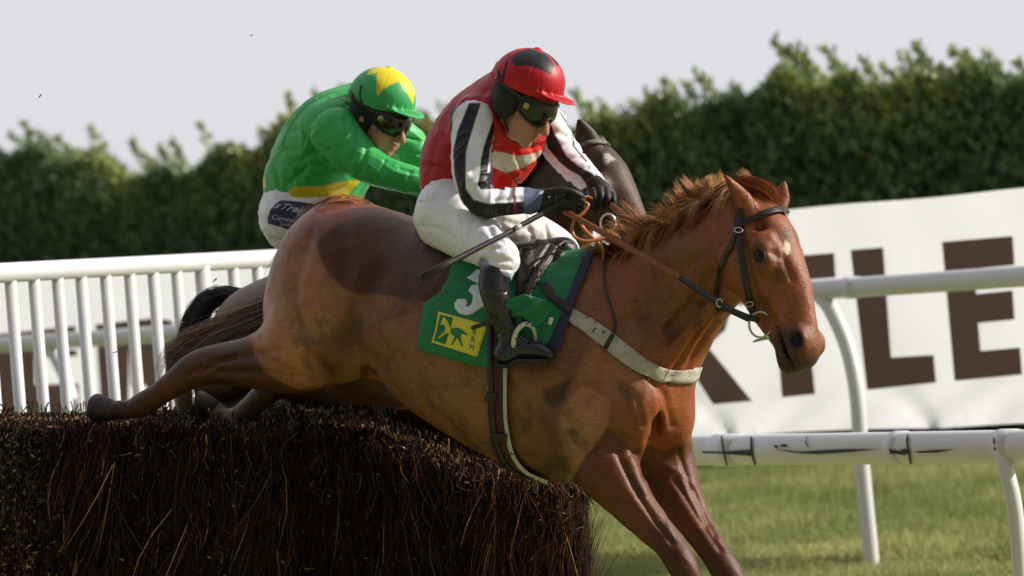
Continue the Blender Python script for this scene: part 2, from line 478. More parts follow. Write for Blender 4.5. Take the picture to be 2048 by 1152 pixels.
# ---- ground
m_ground = mat('turf', (.26, .29, .09), .9, noise=[(1.3, .72, 1.25), (9, .75, 1.3)], dirt=(2.2, .66, (.07, .055, .03)), bump=(40, .6, .03))
g = mk('ground', [(-400, -60, 0), (400, -60, 0), (400, 900, 0), (-400, 900, 0)], [(0, 1, 2, 3)], m_ground, cam_frame=False, smooth=False, origin=(0, 0, 0))
tag(g, 'flat racecourse turf under rails and fence', 'ground', kind='structure')
# grass blades in the stretch of turf behind the rails
N = 150000
d = rng.uniform(17.5, 33, N) ** 1.0; px = rng.uniform(980, 2200, N)
hx = 1024; X = (px - 1024) * S * d
Y = (-CAMH + sr * X) / cr
base = np.stack([X, Y, d], 1); bw = toworld(base)
hgt = rng.uniform(.02, .055, N) * (1 + .5 * wob(bw, 1.1, 3)); wd = rng.uniform(.003, .006, N)
ang = rng.uniform(0, 6.28, N); ln = rng.normal(0, .022, (N, 2))
dx = np.stack([np.cos(ang), np.sin(ang), 0*ang], 1) * wd[:, None]
tip = bw + np.stack([ln[:, 0], ln[:, 1], hgt], 1)
V = np.stack([bw - dx, bw + dx, tip], 1).reshape(-1, 3); F = np.arange(N*3).reshape(-1, 3)
kp = (wob(bw*np.array([1, .5, 1]), 3.4, 33) < .70) | (rng.rand(N) < .12); hgt = np.where(kp, hgt, hgt*.15); hgt *= np.clip(1 + .9*wob(bw, 5.5, 35), .5, 2.2)
tip = bw + np.stack([ln[:, 0], ln[:, 1], hgt], 1); V = np.stack([bw - dx, bw + dx, tip], 1).reshape(-1, 3)
patch = np.clip(.5 + .5*wob(bw, .9, 8), 0, 1)[:, None]; r_ = rng.rand(N, 1)
patch = np.clip(patch + .5*wob(bw, 4.0, 18)[:, None], 0, 1)
c = (1-patch)*np.array([.22, .29, .09]) + patch*np.array([.46, .47, .19]); c = c * (.55 + .8*r_)
c = np.where(rng.rand(N, 1) < .1, np.array([.36, .30, .13]), c)
m_blade = mat('grass_blade', rough=.6, attr=True, trans=.35)
o = mk('grass', V, F, m_blade, cam_frame=False, color=np.repeat(c, 3, 0), origin=(0, 25, 0))
tag(o, 'short green and yellowish grass growing behind the rails', 'grass', kind='stuff')

# ---- hedge behind the banner
def hedge_top(px):
    xs = [-250, 0, 60, 130, 230, 330, 430, 520, 600, 680, 800, 900, 1150, 1250, 1350, 1450, 1530, 1600, 1700, 1800, 1900, 2048, 2300]
    ys = [290, 290, 305, 322, 342, 350, 340, 318, 250, 240, 250, 260, 265, 240, 225, 225, 180, 165, 185, 170, 165, 165, 160]
    return np.interp(px, xs, ys)
N = 95000
px = rng.uniform(-250, 2300, N); dd = dline(45, px); dep = rng.rand(N) ** 1.4 * 1.1
ty = hedge_top(px) + 16*np.sin(px*.05) + 12*np.sin(px*.021+1)
zt = np.array(CAMH - sr*(px-1024)*S*dd + cr*(576-ty)*S*dd)
z = zt * (1 - rng.rand(N) ** 1.6 * .85); z = np.where(rng.rand(N) < .15, zt + rng.uniform(-.1, .03, N), z)
Xh = (px-1024)*S*dd; C3 = toworld(np.stack([Xh, np.tan(ROLL)*Xh, dd + dep], 1)); C3[:, 2] = z
lump = wob(C3, 2.6, 4); C3[:, 1] -= .14*lump
# shoots that stand up out of the top, swept to the left
sh = [(70, 262), (48, 250), (112, 275), (20, 272), (180, 258), (188, 300), (265, 285), (345, 283), (400, 252), (470, 300), (520, 262), (560, 235), (575, 195), (628, 190), (650, 215), (682, 178),
      (1150, 190), (1200, 205), (1235, 222), (1292, 190), (1330, 165), (1395, 150), (1465, 170), (1500, 205), (1548, 84), (1570, 98), (1595, 92), (1648, 100), (1670, 130), (1725, 125), (1800, 110), (1830, 95), (1842, 122),
      (1905, 100), (1935, 115), (1975, 112), (2030, 125), (1765, 135), (1700, 150), (1425, 185), (1365, 170), (845, 230), (880, 215), (90, 300), (145, 300), (300, 320), (320, 300), (440, 320),
      (1615, 130), (1260, 205), (1560, 140), (1990, 140), (1880, 140), (1175, 215), (600, 230), (700, 215)]
SP = []; SDR = []
for (sx, sy) in sh:
    d_ = dline(45, sx) + rng.uniform(.1, .5); b_ = P(sx + rng.uniform(15, 55), hedge_top(sx) + 25, d_); t_ = P(sx, sy, d_ + rng.uniform(-.1, .1))
    n_ = int(np.linalg.norm(t_ - b_)  / .0042) + 10
    tt_ = rng.rand(n_); bow = np.array([1, 0, 0]) * (np.sin(tt_*3.14)*.04)[:, None]
    q = b_ + (t_ - b_)*tt_[:, None] + bow + rng.normal(0, .05, (n_, 3)) * (1.15 - tt_)[:, None]; SP.append(toworld(q)); SDR.append(np.tile((toworld(t_)-toworld(b_)), (n_, 1)))
SP = np.vstack(SP); SDR = nrm(np.vstack(SDR))
allp = np.vstack([C3, SP]); NA = len(allp); isS = np.arange(NA) >= len(C3)
dr = nrm(np.stack([rng.normal(-.15, .5, NA), rng.normal(-.45, .5, NA), rng.normal(.75, .4, NA)], 1))
dr[isS] = nrm(SDR + rng.normal(0, .45, SDR.shape))
ll = rng.uniform(.07, .14, NA); ll[isS] = rng.uniform(.055, .10, isS.sum())
side = nrm(np.cross(dr, rng.normal(size=(NA, 3)))); wid = ll * rng.uniform(.16, .23, NA); nn = np.cross(dr, side)
p0 = allp; p1 = allp + dr*(ll*.5)[:, None] + side*wid[:, None] + nn*.006; p2 = allp + dr*ll[:, None]; p3 = allp + dr*(ll*.5)[:, None] - side*wid[:, None] + nn*.006
V = np.stack([p0, p1, p2, p3], 1).reshape(-1, 3); F = np.arange(NA*4).reshape(-1, 4)
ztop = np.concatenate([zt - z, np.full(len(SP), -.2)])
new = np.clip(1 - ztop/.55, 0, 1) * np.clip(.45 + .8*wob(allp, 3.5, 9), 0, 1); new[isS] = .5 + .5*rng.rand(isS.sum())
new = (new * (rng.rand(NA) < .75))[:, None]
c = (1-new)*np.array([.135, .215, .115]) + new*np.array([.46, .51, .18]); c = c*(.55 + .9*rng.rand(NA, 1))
c = np.where(rng.rand(NA, 1) < .012, np.array([.30, .22, .05]), c)
m_leaf = mat('laurel_leaf', rough=.38, attr=True, trans=.22, spec=.5)
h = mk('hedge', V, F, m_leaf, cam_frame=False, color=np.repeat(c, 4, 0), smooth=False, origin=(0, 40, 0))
tag(h, 'tall dark green laurel hedge with ragged yellow-green shoots on top', 'hedge')
# dark slab added inside the hedge to block light and close it
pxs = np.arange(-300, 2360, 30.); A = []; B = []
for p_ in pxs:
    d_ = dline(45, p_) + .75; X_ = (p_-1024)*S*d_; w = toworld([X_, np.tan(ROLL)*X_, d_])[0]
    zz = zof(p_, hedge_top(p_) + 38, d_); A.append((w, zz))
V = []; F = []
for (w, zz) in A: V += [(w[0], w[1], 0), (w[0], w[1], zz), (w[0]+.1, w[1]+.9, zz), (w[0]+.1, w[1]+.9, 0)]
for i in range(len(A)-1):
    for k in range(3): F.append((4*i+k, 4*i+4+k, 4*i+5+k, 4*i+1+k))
mk('hedge_dark_core', V, F, mat('hedge_dark_core', (.02, .03, .013), .9, noise=[(6, .5, 1.6)]), h, cam_frame=False)

# ---- banner with big brown letters
BP = vplane(0, 29.2, 2048, 21.5)
m_ban = mat('banner_vinyl', (.86, .89, .97), .5, trans=.5, noise=[(1.5, .95, 1.02)], bump=(6, .25, .02))
m_let = mat('banner_print', (.135, .072, .055), .5, trans=.15, noise=[(30, .93, 1.05)])
def ban_disp(px, py):
    dsp = .011*math.sin(px*.011 + py*.004) + .004*math.sin(px*.031 - py*.012)
    yb = 926 - .037*px; up = max(0, 1 - (yb - py)/110)
    for tx in (1480, 1885, 1300, 2180): 
        q = (px - tx)/ (20 + (yb-py)*.9); a_ = abs(q)
        dsp += .040*math.exp(-(a_-1)**2*5)*up*(1 if a_ < 3 else 0)
    return dsp + .02*up*math.sin(px*.045 + py*.05)
V = []; F = []; nx, ny = 260, 26
for i in range(nx+1):
    x = -160 + 2380*i/nx
    sag = 3*math.sin((x-20)*math.pi/410)**2 
    yt, yb = 563 - .0917*x + sag, 926 - .037*x - 4*abs(math.sin((x-1885)*math.pi/405))
    for j in range(ny+1):
        y = yt + (yb-yt)*j/ny; V.append(onplane(x, y, BP, ban_disp(x, y)))
for i in range(nx):
    for j in range(ny): a = i*(ny+1)+j; F.append((a, a+1, a+ny+2, a+ny+1))
bt = thing('banner', P(1024, 905, 24.8), 'long white banner with big brown capital letters hung behind the far rail', 'banner')
mk('banner_sheet', V, F, m_ban, bt)
LET = {'E': [(1884,484),(2025,472),(2029,530),(1950,538),(1952,588),(2025,581),(2029,639),(1956,646),(1961,702),(2040,695),(2044,749),(1909,762)],
 'L': [(1701,500),(1766,495),(1782,715),(1867,710),(1872,765),(1734,780)],
 'T': [(1480,520),(1668,506),(1671,555),(1607,560),(1630,788),(1564,795),(1545,565),(1483,572)],
 'R': [(1270,535),(1400,525),(1450,550),(1466,600),(1450,660),(1414,692),(1504,802),(1426,809),(1360,705),(1358,815),(1295,820)],
 'E2': [(-60,674),(151,652),(152,680),(60,688),(62,700),(153,700),(154,712),(69,714),(70,770),(156,766),(160,830),(-50,847)],
 'R2': [(191,649),(310,636),(342,641),(352,660),(352,720),(335,760),(350,835),(300,838),(292,770),(262,772),(258,690),(256,845),(205,848)]}
def flat_poly(poly, pl, off, step=20):
    b = densify(poly, step); nb = len(b); r = delaunay_2d_cdt([Vector(p) for p in b], [(i, (i+1) % nb) for i in range(nb)], [list(range(nb))], 1, .01)
    return [onplane(p[0], p[1], pl, off + ban_disp(p[0], p[1])) for p in r[0]], [tuple(t) for t in r[2]]
for k_, poly in LET.items():
    v, f = flat_poly(poly, BP, .014); mk('letter', v, f, m_let, bt)

# ---- running rails
m_rail = mat('white_plastic', (.68, .69, .74), .38, noise=[(3, .95, 1.03)], bump=(5, .04, .01), dirt=(14, .70, (.62, .62, .60)))
m_mark = mat('black_scuff', (.025, .025, .03), .8, noise=[(90, .4, 3.5)])
def rail_pts(line, n): return [P(x, y, d_) for (x, y, d_) in line]
def railing(name, line, r, posts, pr, label, sleeves=(), group=None):
    t = thing(name, dropto(P(*line[len(line)//2]), 0), label, 'railing', group)
    v, f = tube(rail_pts(line, 0), r, 20); q = mk('top_rail', v, f, m_rail, t)
    for (x, y, d_, L_) in sleeves:
        a_ = P(x - L_, y, d_); b_ = P(x + L_, y + .0, d_)
        i = 0
        dirn = nrm(P(*line[-1]) - P(*line[0])); c_ = P(x, y, d_)
        v, f = tube([c_ - dirn*L_*S*d_, c_ + dirn*L_*S*d_], r + .0035, 20); mk('joint_sleeve', v, f, m_rail, t)
    for pp in posts:
        pts = [P(*p_) for p_ in pp]; foot = dropto(pts[-1], -.05)
        pts = list(cr_interp(np.array(pts + [foot]), 8)); v, f = tube(pts, pr, 14); mk('post', v, f, m_rail, t)
    return t, q
def fr(x): return (x, 690 - (x)*.0672, dline(27.1, x))
far_line = [fr(x) for x in np.linspace(-200, 2300, 26)]
far_posts = []
for xt in (1640, 95):
    d_ = dline(27.1, xt); sc = 21.09/d_; y0 = fr(xt)[1] + 12
    far_posts.append([(xt+0*sc, y0, d_), (xt+22*sc, y0+28*sc, d_-.06), (xt+55*sc, y0+105*sc, d_-.15), (xt+74*sc, y0+200*sc, d_-.22), (xt+84*sc, y0+340*sc, d_-.26), (xt+100*sc, y0+500*sc, d_-.3)])
far_t, far_q = railing('running_rail', far_line, .047, far_posts, .036, 'far white plastic running rail on curved posts in front of the banner',
        sleeves=[(1705, fr(1705)[1], fr(1705)[2], 18)])
def nr(x): return (x, 901 - (x-1380)*.012, 17.0/(1 + (x-1380)/668*.1184))
near_line = [nr(x) for x in np.linspace(1215, 2300, 14)]
near_t, near_q = railing('running_rail', near_line, .057, [[(2004, 905, 15.25), (2012, 940, 15.22), (2026, 995, 15.2), (2035, 1070, 15.2), (2043, 1180, 15.2)]], .027,
    'nearer low white rail with black scuff marks beside the chestnut horse', sleeves=[(1459, nr(1459)[1], nr(1459)[2], 44), (1802, nr(1802)[1], nr(1802)[2], 17), (2018, nr(2018)[1], nr(2018)[2], 26)])
nbv = bvh_of(tocam(toworld(tube(rail_pts(near_line, 0), .0615, 20)[0])), tube(rail_pts(near_line, 0), .057, 20)[1])
for poly in ([(1405,902),(1440,903),(1500,899),(1503,912),(1440,907),(1405,906)], [(1545,898),(1600,903),(1690,898),(1757,898),(1700,904),(1640,908),(1600,907),(1575,903)],
             [(1778,898),(1800,902),(1810,896),(1818,902),(1812,910),(1780,907)], [(1828,903),(1870,900),(1912,898),(1875,905),(1840,906)],
             [(1441,872),(1445,900),(1452,931),(1456,931),(1449,900),(1445,872)], [(1500,873),(1501,905),(1508,930),(1512,930),(1505,905),(1505,873)],
             [(1814,868),(1812,885),(1820,928),(1824,928),(1816,885),(1818,868)], [(1987,873),(1990,880),(1990,890),(1986,885)], [(1988,893),(1992,898),(1988,901)],
             [(1546,890),(1556,891),(1556,896),(1549,895)], [(1560,889),(1572,888),(1575,893),(1562,894)], [(1613,872),(1610,885),(1616,895),(1617,893),(1612,884),(1615,872)]):
    v, f = drape(poly, nbv, .0015, 6, .001); mk('scuff_mark', v, f, m_mark, near_t)

# ---- wing of the fence: white slatted panel
wt = thing('slatted_wing', dropto(P(250, 540, 16.8), 0), 'white slatted plastic wing panel left of the horses behind the brush fence', 'fence panel')
def wl(x): return (x, 546 - x*.0535, 16.0 + x*.00345)
v, f = tube([P(*wl(x)) for x in np.linspace(-120, 820, 12)], .0355, 20); mk('top_rail', v, f, m_rail, wt)
for i, x in enumerate([-76, -28, 20, 67, 114, 161, 210, 258, 305, 352, 404, 465, 513, 560, 608, 655, 702]):
    wx = wl(x); top = P(wx[0], wx[1]+8, wx[2]); r = .0215 if x != 404 else .03
    if x == 404: top = top + np.array([0, 0, -.01])
    pts = [top, dropto(top, .9), dropto(top, .12)]; v, f = tube(pts, r, 14); mk('slat' if x != 404 else 'post', v, f, m_rail, wt)
v, f = tube([dropto(P(*wl(x)), .13) for x in np.linspace(-120, 820, 4)], .035, 16); mk('bottom_rail', v, f, m_rail, wt)

# ---- brush fence
fxs = [-150, 0, 450, 600, 750, 870, 1000, 1090, 1150, 1185]
fys = [842, 846, 860, 858, 868, 915, 950, 962, 975, 1010]
bys = [840, 838, 826, 812, 812, 850, 900, 930, 950, 990]
def ffront(px): return 14.72 - (np.asarray(px))*.0001
TH = .8
ft = thing('brush_fence', dropto(P(500, 1000, 15), 0), 'dark birch brush steeplechase fence under the chestnut horse', 'jump fence')
m_core = mat('brush_core', (.010, .007, .006), .95, noise=[(25, .4, 2.2)], bump=(40, 1, .03))
V = []; F = []; cols = np.arange(-150, 1170, 15.)
for p_ in cols:
    df = float(ffront(p_)); yf = np.interp(p_, fxs, fys)+6; yb = np.interp(p_, fxs, bys)+8
    rd = max(0, (p_ - 1090)/100.)**2*.30
    a = P(p_, yf, df + .03 + rd); b = P(p_, (yf*.45+yb*.55) - 5, df + .35); c_ = P(p_, yb, df + TH - rd*.7)
    g0 = dropto(a, 0); g0 = g0 + (g0 - a) * 0 ; V += [g0, a, b, c_, dropto(c_, 0)]
n5 = len(cols)
for i in range(n5-1):
    for k in range(4): F.append((5*i+k, 5*i+5+k, 5*i+6+k, 5*i+1+k))
F += [(0, 1, 2, 3, 4), tuple(range(5*n5-1, 5*n5-6, -1))]
mk('brush_core', V, F, m_core, ft, smooth=False)
def twigcol(n, w):
    r = rng.rand(n, 1); c = np.where(r < .5, np.array([.011, .0055, .0042]), np.where(r < .86, np.array([.034, .015, .009]), np.array([.085, .040, .022])))
    c = np.where(rng.rand(n, 1) < .035*w, np.array([.34, .22, .11]), c); return c * np.array([1.25, 1.08, 1.0]) * rng.uniform(.5, 1.5, (n, 1))
NT = 34000
px = rng.uniform(-140, 1160, NT); df = ffront(px); yf = np.interp(px, fxs, fys); rd = np.maximum(0, (px-1090)/100.)**2*.30
h0 = rng.rand(NT)**1.25
b0 = np.stack([(px-1024)*S*df, (576-yf)*S*df, df + rd - .015 + rng.uniform(-.07, .045, NT) - .03*wob(np.stack([px*.05, h0*4, 0*px], 1), 1.0, 4)], 1)
ztop = (toworld(b0)[:, 2]); L_ = rng.uniform(.08, .32, NT); L_ = np.where(h0 < .07, rng.uniform(.05, .12, NT), L_)
top = b0 + np.outer((-h0*.62 + rng.uniform(-.005, .022, NT)), UPC)
top[:, 0] += 0
lean = rng.normal(-.07, .22, NT) + .25*wob(np.stack([px*.01, h0*3, 0*px], 1), 1.2, 2); lean = np.where(px > 1120, rng.uniform(-.2, .05, NT)-.12, lean)
bend = rng.normal(0, .014, NT); dzz = rng.normal(0, .03, NT)
def fn(t): return top - np.outer(L_*t, UPC) + np.stack([L_*t*lean + bend*np.sin(t*3.14), 0*px, dzz*t], 1)
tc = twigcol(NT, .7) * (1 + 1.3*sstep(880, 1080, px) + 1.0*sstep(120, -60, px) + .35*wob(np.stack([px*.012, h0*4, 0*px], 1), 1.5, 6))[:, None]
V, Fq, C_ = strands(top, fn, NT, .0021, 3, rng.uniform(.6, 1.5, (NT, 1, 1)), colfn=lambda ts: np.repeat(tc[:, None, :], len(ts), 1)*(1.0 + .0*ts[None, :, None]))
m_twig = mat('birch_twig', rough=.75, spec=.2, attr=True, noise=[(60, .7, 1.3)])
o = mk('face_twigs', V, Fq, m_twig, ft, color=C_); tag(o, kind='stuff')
# clipped tops
NT = 16000
px = rng.uniform(-140, 1168, NT); u = rng.rand(NT); df = ffront(px) + u*TH
yy = np.interp(px, fxs, fys)*(1-u) + np.interp(px, fxs, bys)*u - 6*np.sin(u*3.14)
b0 = np.stack([(px-1024)*S*df, (576-yy)*S*df, df], 1); up_ = rng.uniform(-.004, .018, NT) + np.where(rng.rand(NT) < .03, rng.uniform(0, .05, NT), 0)
lx = rng.normal(0, .35, NT); lz = rng.normal(0, .3, NT); LL = rng.uniform(.04, .09, NT)
tp = b0 + np.outer(up_, UPC)
def fn(t): return tp - np.outer(LL*t, UPC) + np.stack([-lx*LL*t, 0*px, -lz*LL*t], 1)
tc = twigcol(NT, 4); tip = np.where(rng.rand(NT, 1) < .26, np.array([.60, .40, .20]), np.array([.06, .036, .026])) * rng.uniform(.4, 1.3, (NT, 1))
V, Fq, C_ = strands(tp, fn, NT, .0026, 3, rng.uniform(.6, 1.5, (NT, 1, 1)), colfn=lambda ts: np.where(ts[None, :, None] < .12, tip[:, None, :], tc[:, None, :]))
o = mk('clipped_tips', V, Fq, m_twig, ft, color=C_); tag(o, kind='stuff')
# frayed right end and stray long twigs
NT = 2600
px = 1120 + rng.rand(NT)*46; df = ffront(px) - .05 + rng.rand(NT)*.6; y0 = 985 + rng.rand(NT)**1.1*330
b0 = np.stack([(px-1024)*S*df, (576-y0)*S*df, df], 1); LL = rng.uniform(.10, .34, NT); ln_ = rng.uniform(.0, .16, NT) + np.where(rng.rand(NT) < .12, rng.uniform(0, .4, NT), 0)
def fn(t): return b0 - np.outer(LL*(1-t), UPC) + np.stack([ln_*LL*t**1.6, 0*px, 0*px], 1)
tc = twigcol(NT, .5); V, Fq, C_ = strands(b0, fn, NT, .0016, 4, rng.uniform(.6, 1.4, (NT, 1, 1)), colfn=lambda ts: np.repeat(tc[:, None, :], len(ts), 1))
o = mk('frayed_twigs', V, Fq, m_twig, ft, color=C_); tag(o, kind='stuff')
NT = 260
px = rng.uniform(-100, 1150, NT); py = rng.uniform(870, 1150, NT); py = np.maximum(py, np.interp(px, fxs, fys)+25); df = ffront(px) - .07
b0 = np.stack([(px-1024)*S*df, (576-py)*S*df, df], 1); an = rng.normal(1.3, .9, NT); LL = rng.uniform(.03, .11, NT)*np.where(rng.rand(NT) < .1, 1.7, 1); bw_ = rng.normal(0, .012, NT)
def fn(t): return b0 + np.stack([np.cos(an)*LL*t + bw_*np.sin(3.1*t), np.sin(an)*LL*t + bw_*np.sin(3.1*t), -.01 + 0*px], 1)
tc = np.where(rng.rand(NT, 1) < .3, np.array([.42, .28, .14]), np.array([.13, .08, .055]))*rng.uniform(.5, 1.2, (NT, 1))
V, Fq, C_ = strands(b0, fn, NT, .0020, 5, rng.uniform(.5, 1.5, (NT, 1, 1)), colfn=lambda ts: np.repeat(tc[:, None, :], len(ts), 1))
o = mk('stray_twigs', V, Fq, m_twig, ft, color=C_); tag(o, kind='stuff')
# leaf litter and green sprigs caught in the left end, pale chips
NT = 3400
px = np.where(rng.rand(NT) < .8, rng.uniform(-120, 60, NT) + rng.normal(0, 45, NT), rng.uniform(-100, 1120, NT)); py = rng.uniform(838, 1180, NT); py = np.maximum(py, np.interp(px, fxs, fys)+4)
df = ffront(px) - .075 - rng.rand(NT)*.03; b0 = toworld(np.stack([(px-1024)*S*df, (576-py)*S*df, df], 1))
dr = nrm(rng.normal(size=(NT, 3))); sd = nrm(np.cross(dr, rng.normal(size=(NT, 3)))); ll = rng.uniform(.003, .013, NT)[:, None]
V = np.stack([b0 - dr*ll, b0 + sd*ll*.35, b0 + dr*ll, b0 - sd*ll*.35], 1).reshape(-1, 3); F = np.arange(NT*4).reshape(-1, 4)
gl = (px + rng.normal(0, 30, NT) < 110) & (rng.rand(NT) < .6) & (py + rng.normal(0, 50, NT) < 1030); r = rng.rand(NT, 1)
c = np.where(gl[:, None], np.array([.045, .058, .032]), np.where(r < .25, np.array([.40, .27, .13]), np.array([.12, .065, .035])))*rng.uniform(.4, 1.4, (NT, 1))
o = mk('leaf_litter', V, F, m_twig, ft, cam_frame=False, color=np.repeat(c, 4, 0)); tag(o, kind='stuff')
# ================================================================= HORSES
def coat_mat(name, rough=.40, bumpk=.35):
    m = mat(name, rough=rough, attr=True, noise=[(6, .86, 1.14), (55, .9, 1.1), (260, .82, 1.18)], bump=(320, bumpk, .004), bump2=(22, .4, .006), spec=.36, streak=(34, .80, 1.20, (1.0, 6.0, 6.0)))
    return m
m_coat = coat_mat('horse_coat'); m_hair = mat('horse_hair', rough=.45, attr=True, spec=.5)
m_hoof = mat('hoof_horn', (.022, .017, .015), .6, noise=[(40, .6, 1.5)], bump=(60, .4, .004))
m_eye = mat('eye_ball', (.004, .003, .002), .10, spec=.4)
m_leather = mat('black_leather', (.016, .013, .013), .42, noise=[(50, .7, 1.4)], bump=(200, .3, .002))
m_steel = mat('steel', (.62, .62, .60), .28, metal=1)
def zb(x): return -.0009*(x-1150)

# ---------------- leading chestnut
H = Field.around(130, 320, 1700, 1440, -.85, 1.15, .0066)
H.chain([(640,478,585,640, .50,55), (652,432,590,748, .46,100), (700,402,640,770, .42,152), (775,418,715,752, .35,160), (860,445,790,778, .27,165),
         (950,470,880,848, .18,180), (1040,490,975,905, .10,186), (1125,505,1070,952, .03,178), (1190,512,1150,968, -.03,158), (1250,545,1225,952, -.08,140), (1290,610,1290,905,-.13,112)], k=.03, tt=.8)
# neck
H.chain([(1175,512,1250,900, -.04,118), (1215,520,1330,815, -.08,104), (1275,492,1388,735, -.14,86), (1335,458,1425,672, -.20,72), (1400,425,1452,630, -.27,62), (1462,398,1478,590, -.34,54), (1500,385,1500,520,-.38,44)], k=.06, tt=.8)
# near fore
H.chain([(1190,840,-.17,102,72), (1214,925,-.22,74,60), (1258,998,-.27,48,46), (1302,1050,-.31,37,36), (1338,1090,-.34,31,31), (1362,1126,-.36,31,31), (1382,1166,-.36,26,27), (1404,1215,-.34,21,22), (1428,1275,-.30,20,21), (1445,1310,-.29,27,27), (1470,1345,-.30,24,25)], k=.06)
# far fore
H.chain([(1300,845,-.02,80,66), (1328,925,-.02,64,56), (1362,1000,-.06,45,43), (1400,1062,-.12,33,33), (1432,1110,-.17,29,29), (1456,1148,-.19,30,30), (1484,1195,-.20,22,22), (1515,1265,-.20,21,21), (1530,1300,-.20,27,26), (1555,1335,-.22,24,25)], k=.05)
# near hind
H.chain([(680,630,.30,118,92), (625,680,.29,98,78), (572,714,.32,76,60), (510,724,.37,54,46), (445,728,.43,42,36), (394,738,.48,38,30), (356,762,.52,29,24), (318,788,.56,24,20), (290,806,.60,26,23), (264,817,.63,20,19), (232,820,.66,18,19)], k=.05)
# far hind: thigh drawn forward, cannon trailing
H.chain([(690,640,.62,110,90), (730,720,.64,80,74), (745,758,.66,52,58), (690,772,.70,38,46), (630,765,.76,34,38), (575,762,.82,33,30), (540,778,.86,27,26), (505,812,.90,23,23), (478,838,.93,24,24), (452,838,.96,20,22), (425,818,.98,20,21)], k=.05)
H.chain([(735,735,.60,55,60), (790,775,.55,42,48), (812,795,.53,24,32)], k=.05)
# muscle and bone
def pc(x, y, z): return P(x, y, D0 + z)
px_ = S*D0
H.blob(pc(1262,812,-.24), (.10,.10,.085), .05)      # near pectoral
H.blob(pc(1285,868,-.22), (.062,.055,.06), .035)
H.blob(pc(1352,835,-.10), (.055,.10,.07), .04)      # far pectoral
H.blob(pc(1180,860,-.20), (.10,.10,.06), .06)       # triceps
H.blob(pc(1130,790,-.17), (.12,.13,.07), .08)
H.blob(pc(1240,730,-.20), (.10,.13,.07), .08)       # shoulder point
H.blob(pc(665,600,.30), (.11,.16,.09), .08)         # near quarter
H.blob(pc(720,500,.26), (.13,.10,.09), .08)
H.blob(pc(700,690,.24), (.075,.10,.07), .06)       # stifle
H.chain([(1430,620,-.30,14,12), (1370,700,-.25,16,12), (1310,770,-.20,16,10)], k=.03)
H.chain([(1460,570,-.40,9,8), (1400,640,-.345,13,9), (1330,720,-.27,13,8), (1260,780,-.27,10,8)], k=.035)
H.cut(pc(1311,876,-.225), np.eye(3), (.013,.10,.05), .045)
H.cut(pc(762,745,.22), np.eye(3), (.05,.03,.05), .05)
H.cut(pc(640,740,.20), nrm(np.array([[.8,.6,0],[-.6,.8,0],[0,0,1.]])), (.02,.06,.03), .04)
# head: built in a frame of its own
HA, HB = pc(1512,425,-.40), pc(1603,722,-.56)        # poll to muzzle
hx = nrm(HB - HA)                                    # down the face
hn = np.array([.80, .0, -.60]); hn = nrm(hn - hx*(hn @ hx))   # out of the forehead
hs = np.cross(hx, hn)                                # sideways
if hs[2] > 0: hs = -hs                               # +hs = near side
HL = np.linalg.norm(HB - HA); HF = np.array([hx, hn, hs])
def hp(l, n, s_): return HA + hx*l*HL + hn*n + hs*s_
def hell(F_, l, n, s_, r, k=.03): F_.blob(hp(l, n, s_), r, k, HF)
rows = []
for (l, n, half, wid) in [(-.06,-.018,.072,.062), (.08,-.012,.094,.082), (.22,-.015,.116,.092), (.34,-.018,.120,.092), (.47,-.012,.118,.076), (.60,-.006,.108,.062), (.72,.000,.094,.053), (.84,.004,.078,.053), (.93,.006,.066,.054), (.99,.004,.050,.046)]:
    rows.append(np.concatenate([hp(l, n, 0), [half, wid], hn]))
H.rows(np.array(rows), .035, .8)
for sg in (1, -1):
    hell(H, .335, .030, .080*sg, (.066,.036,.032), .022)      # orbit
    hell(H, .30, .026, .100*sg, (.038,.020,.010), .012)
    hell(H, .905, .034, .050*sg, (.032,.024,.018), .012)
    hell(H, .985, .018, .022*sg, (.022,.026,.022), .014)
    hell(H, .27, .042, .074*sg, (.035,.022,.022), .02)
    hell(H, .30, -.075, .062*sg, (.088,.066,.034), .045)     # cheek plate
    hell(H, .55, .004, .056*sg, (.13,.010,.012), .022)       # facial crest
    hell(H, .90, .040, .045*sg, (.040,.030,.022), .02)       # nostril rim
    H.cut(hp(.155, .035, .062*sg), HF, (.030,.015,.014), .02)
    H.cut(hp(.345, .022, .108*sg), HF, (.026,.019,.016), .010)
    H.cut(hp(.905, .036, .072*sg), HF, (.030,.021,.030), .008)
hell(H, .96, -.045, 0, (.045,.030,.038), .02)                # chin
H.cut(hp(.935, -.018, .05), HF, (.070,.005,.030), .008)      # mouth line
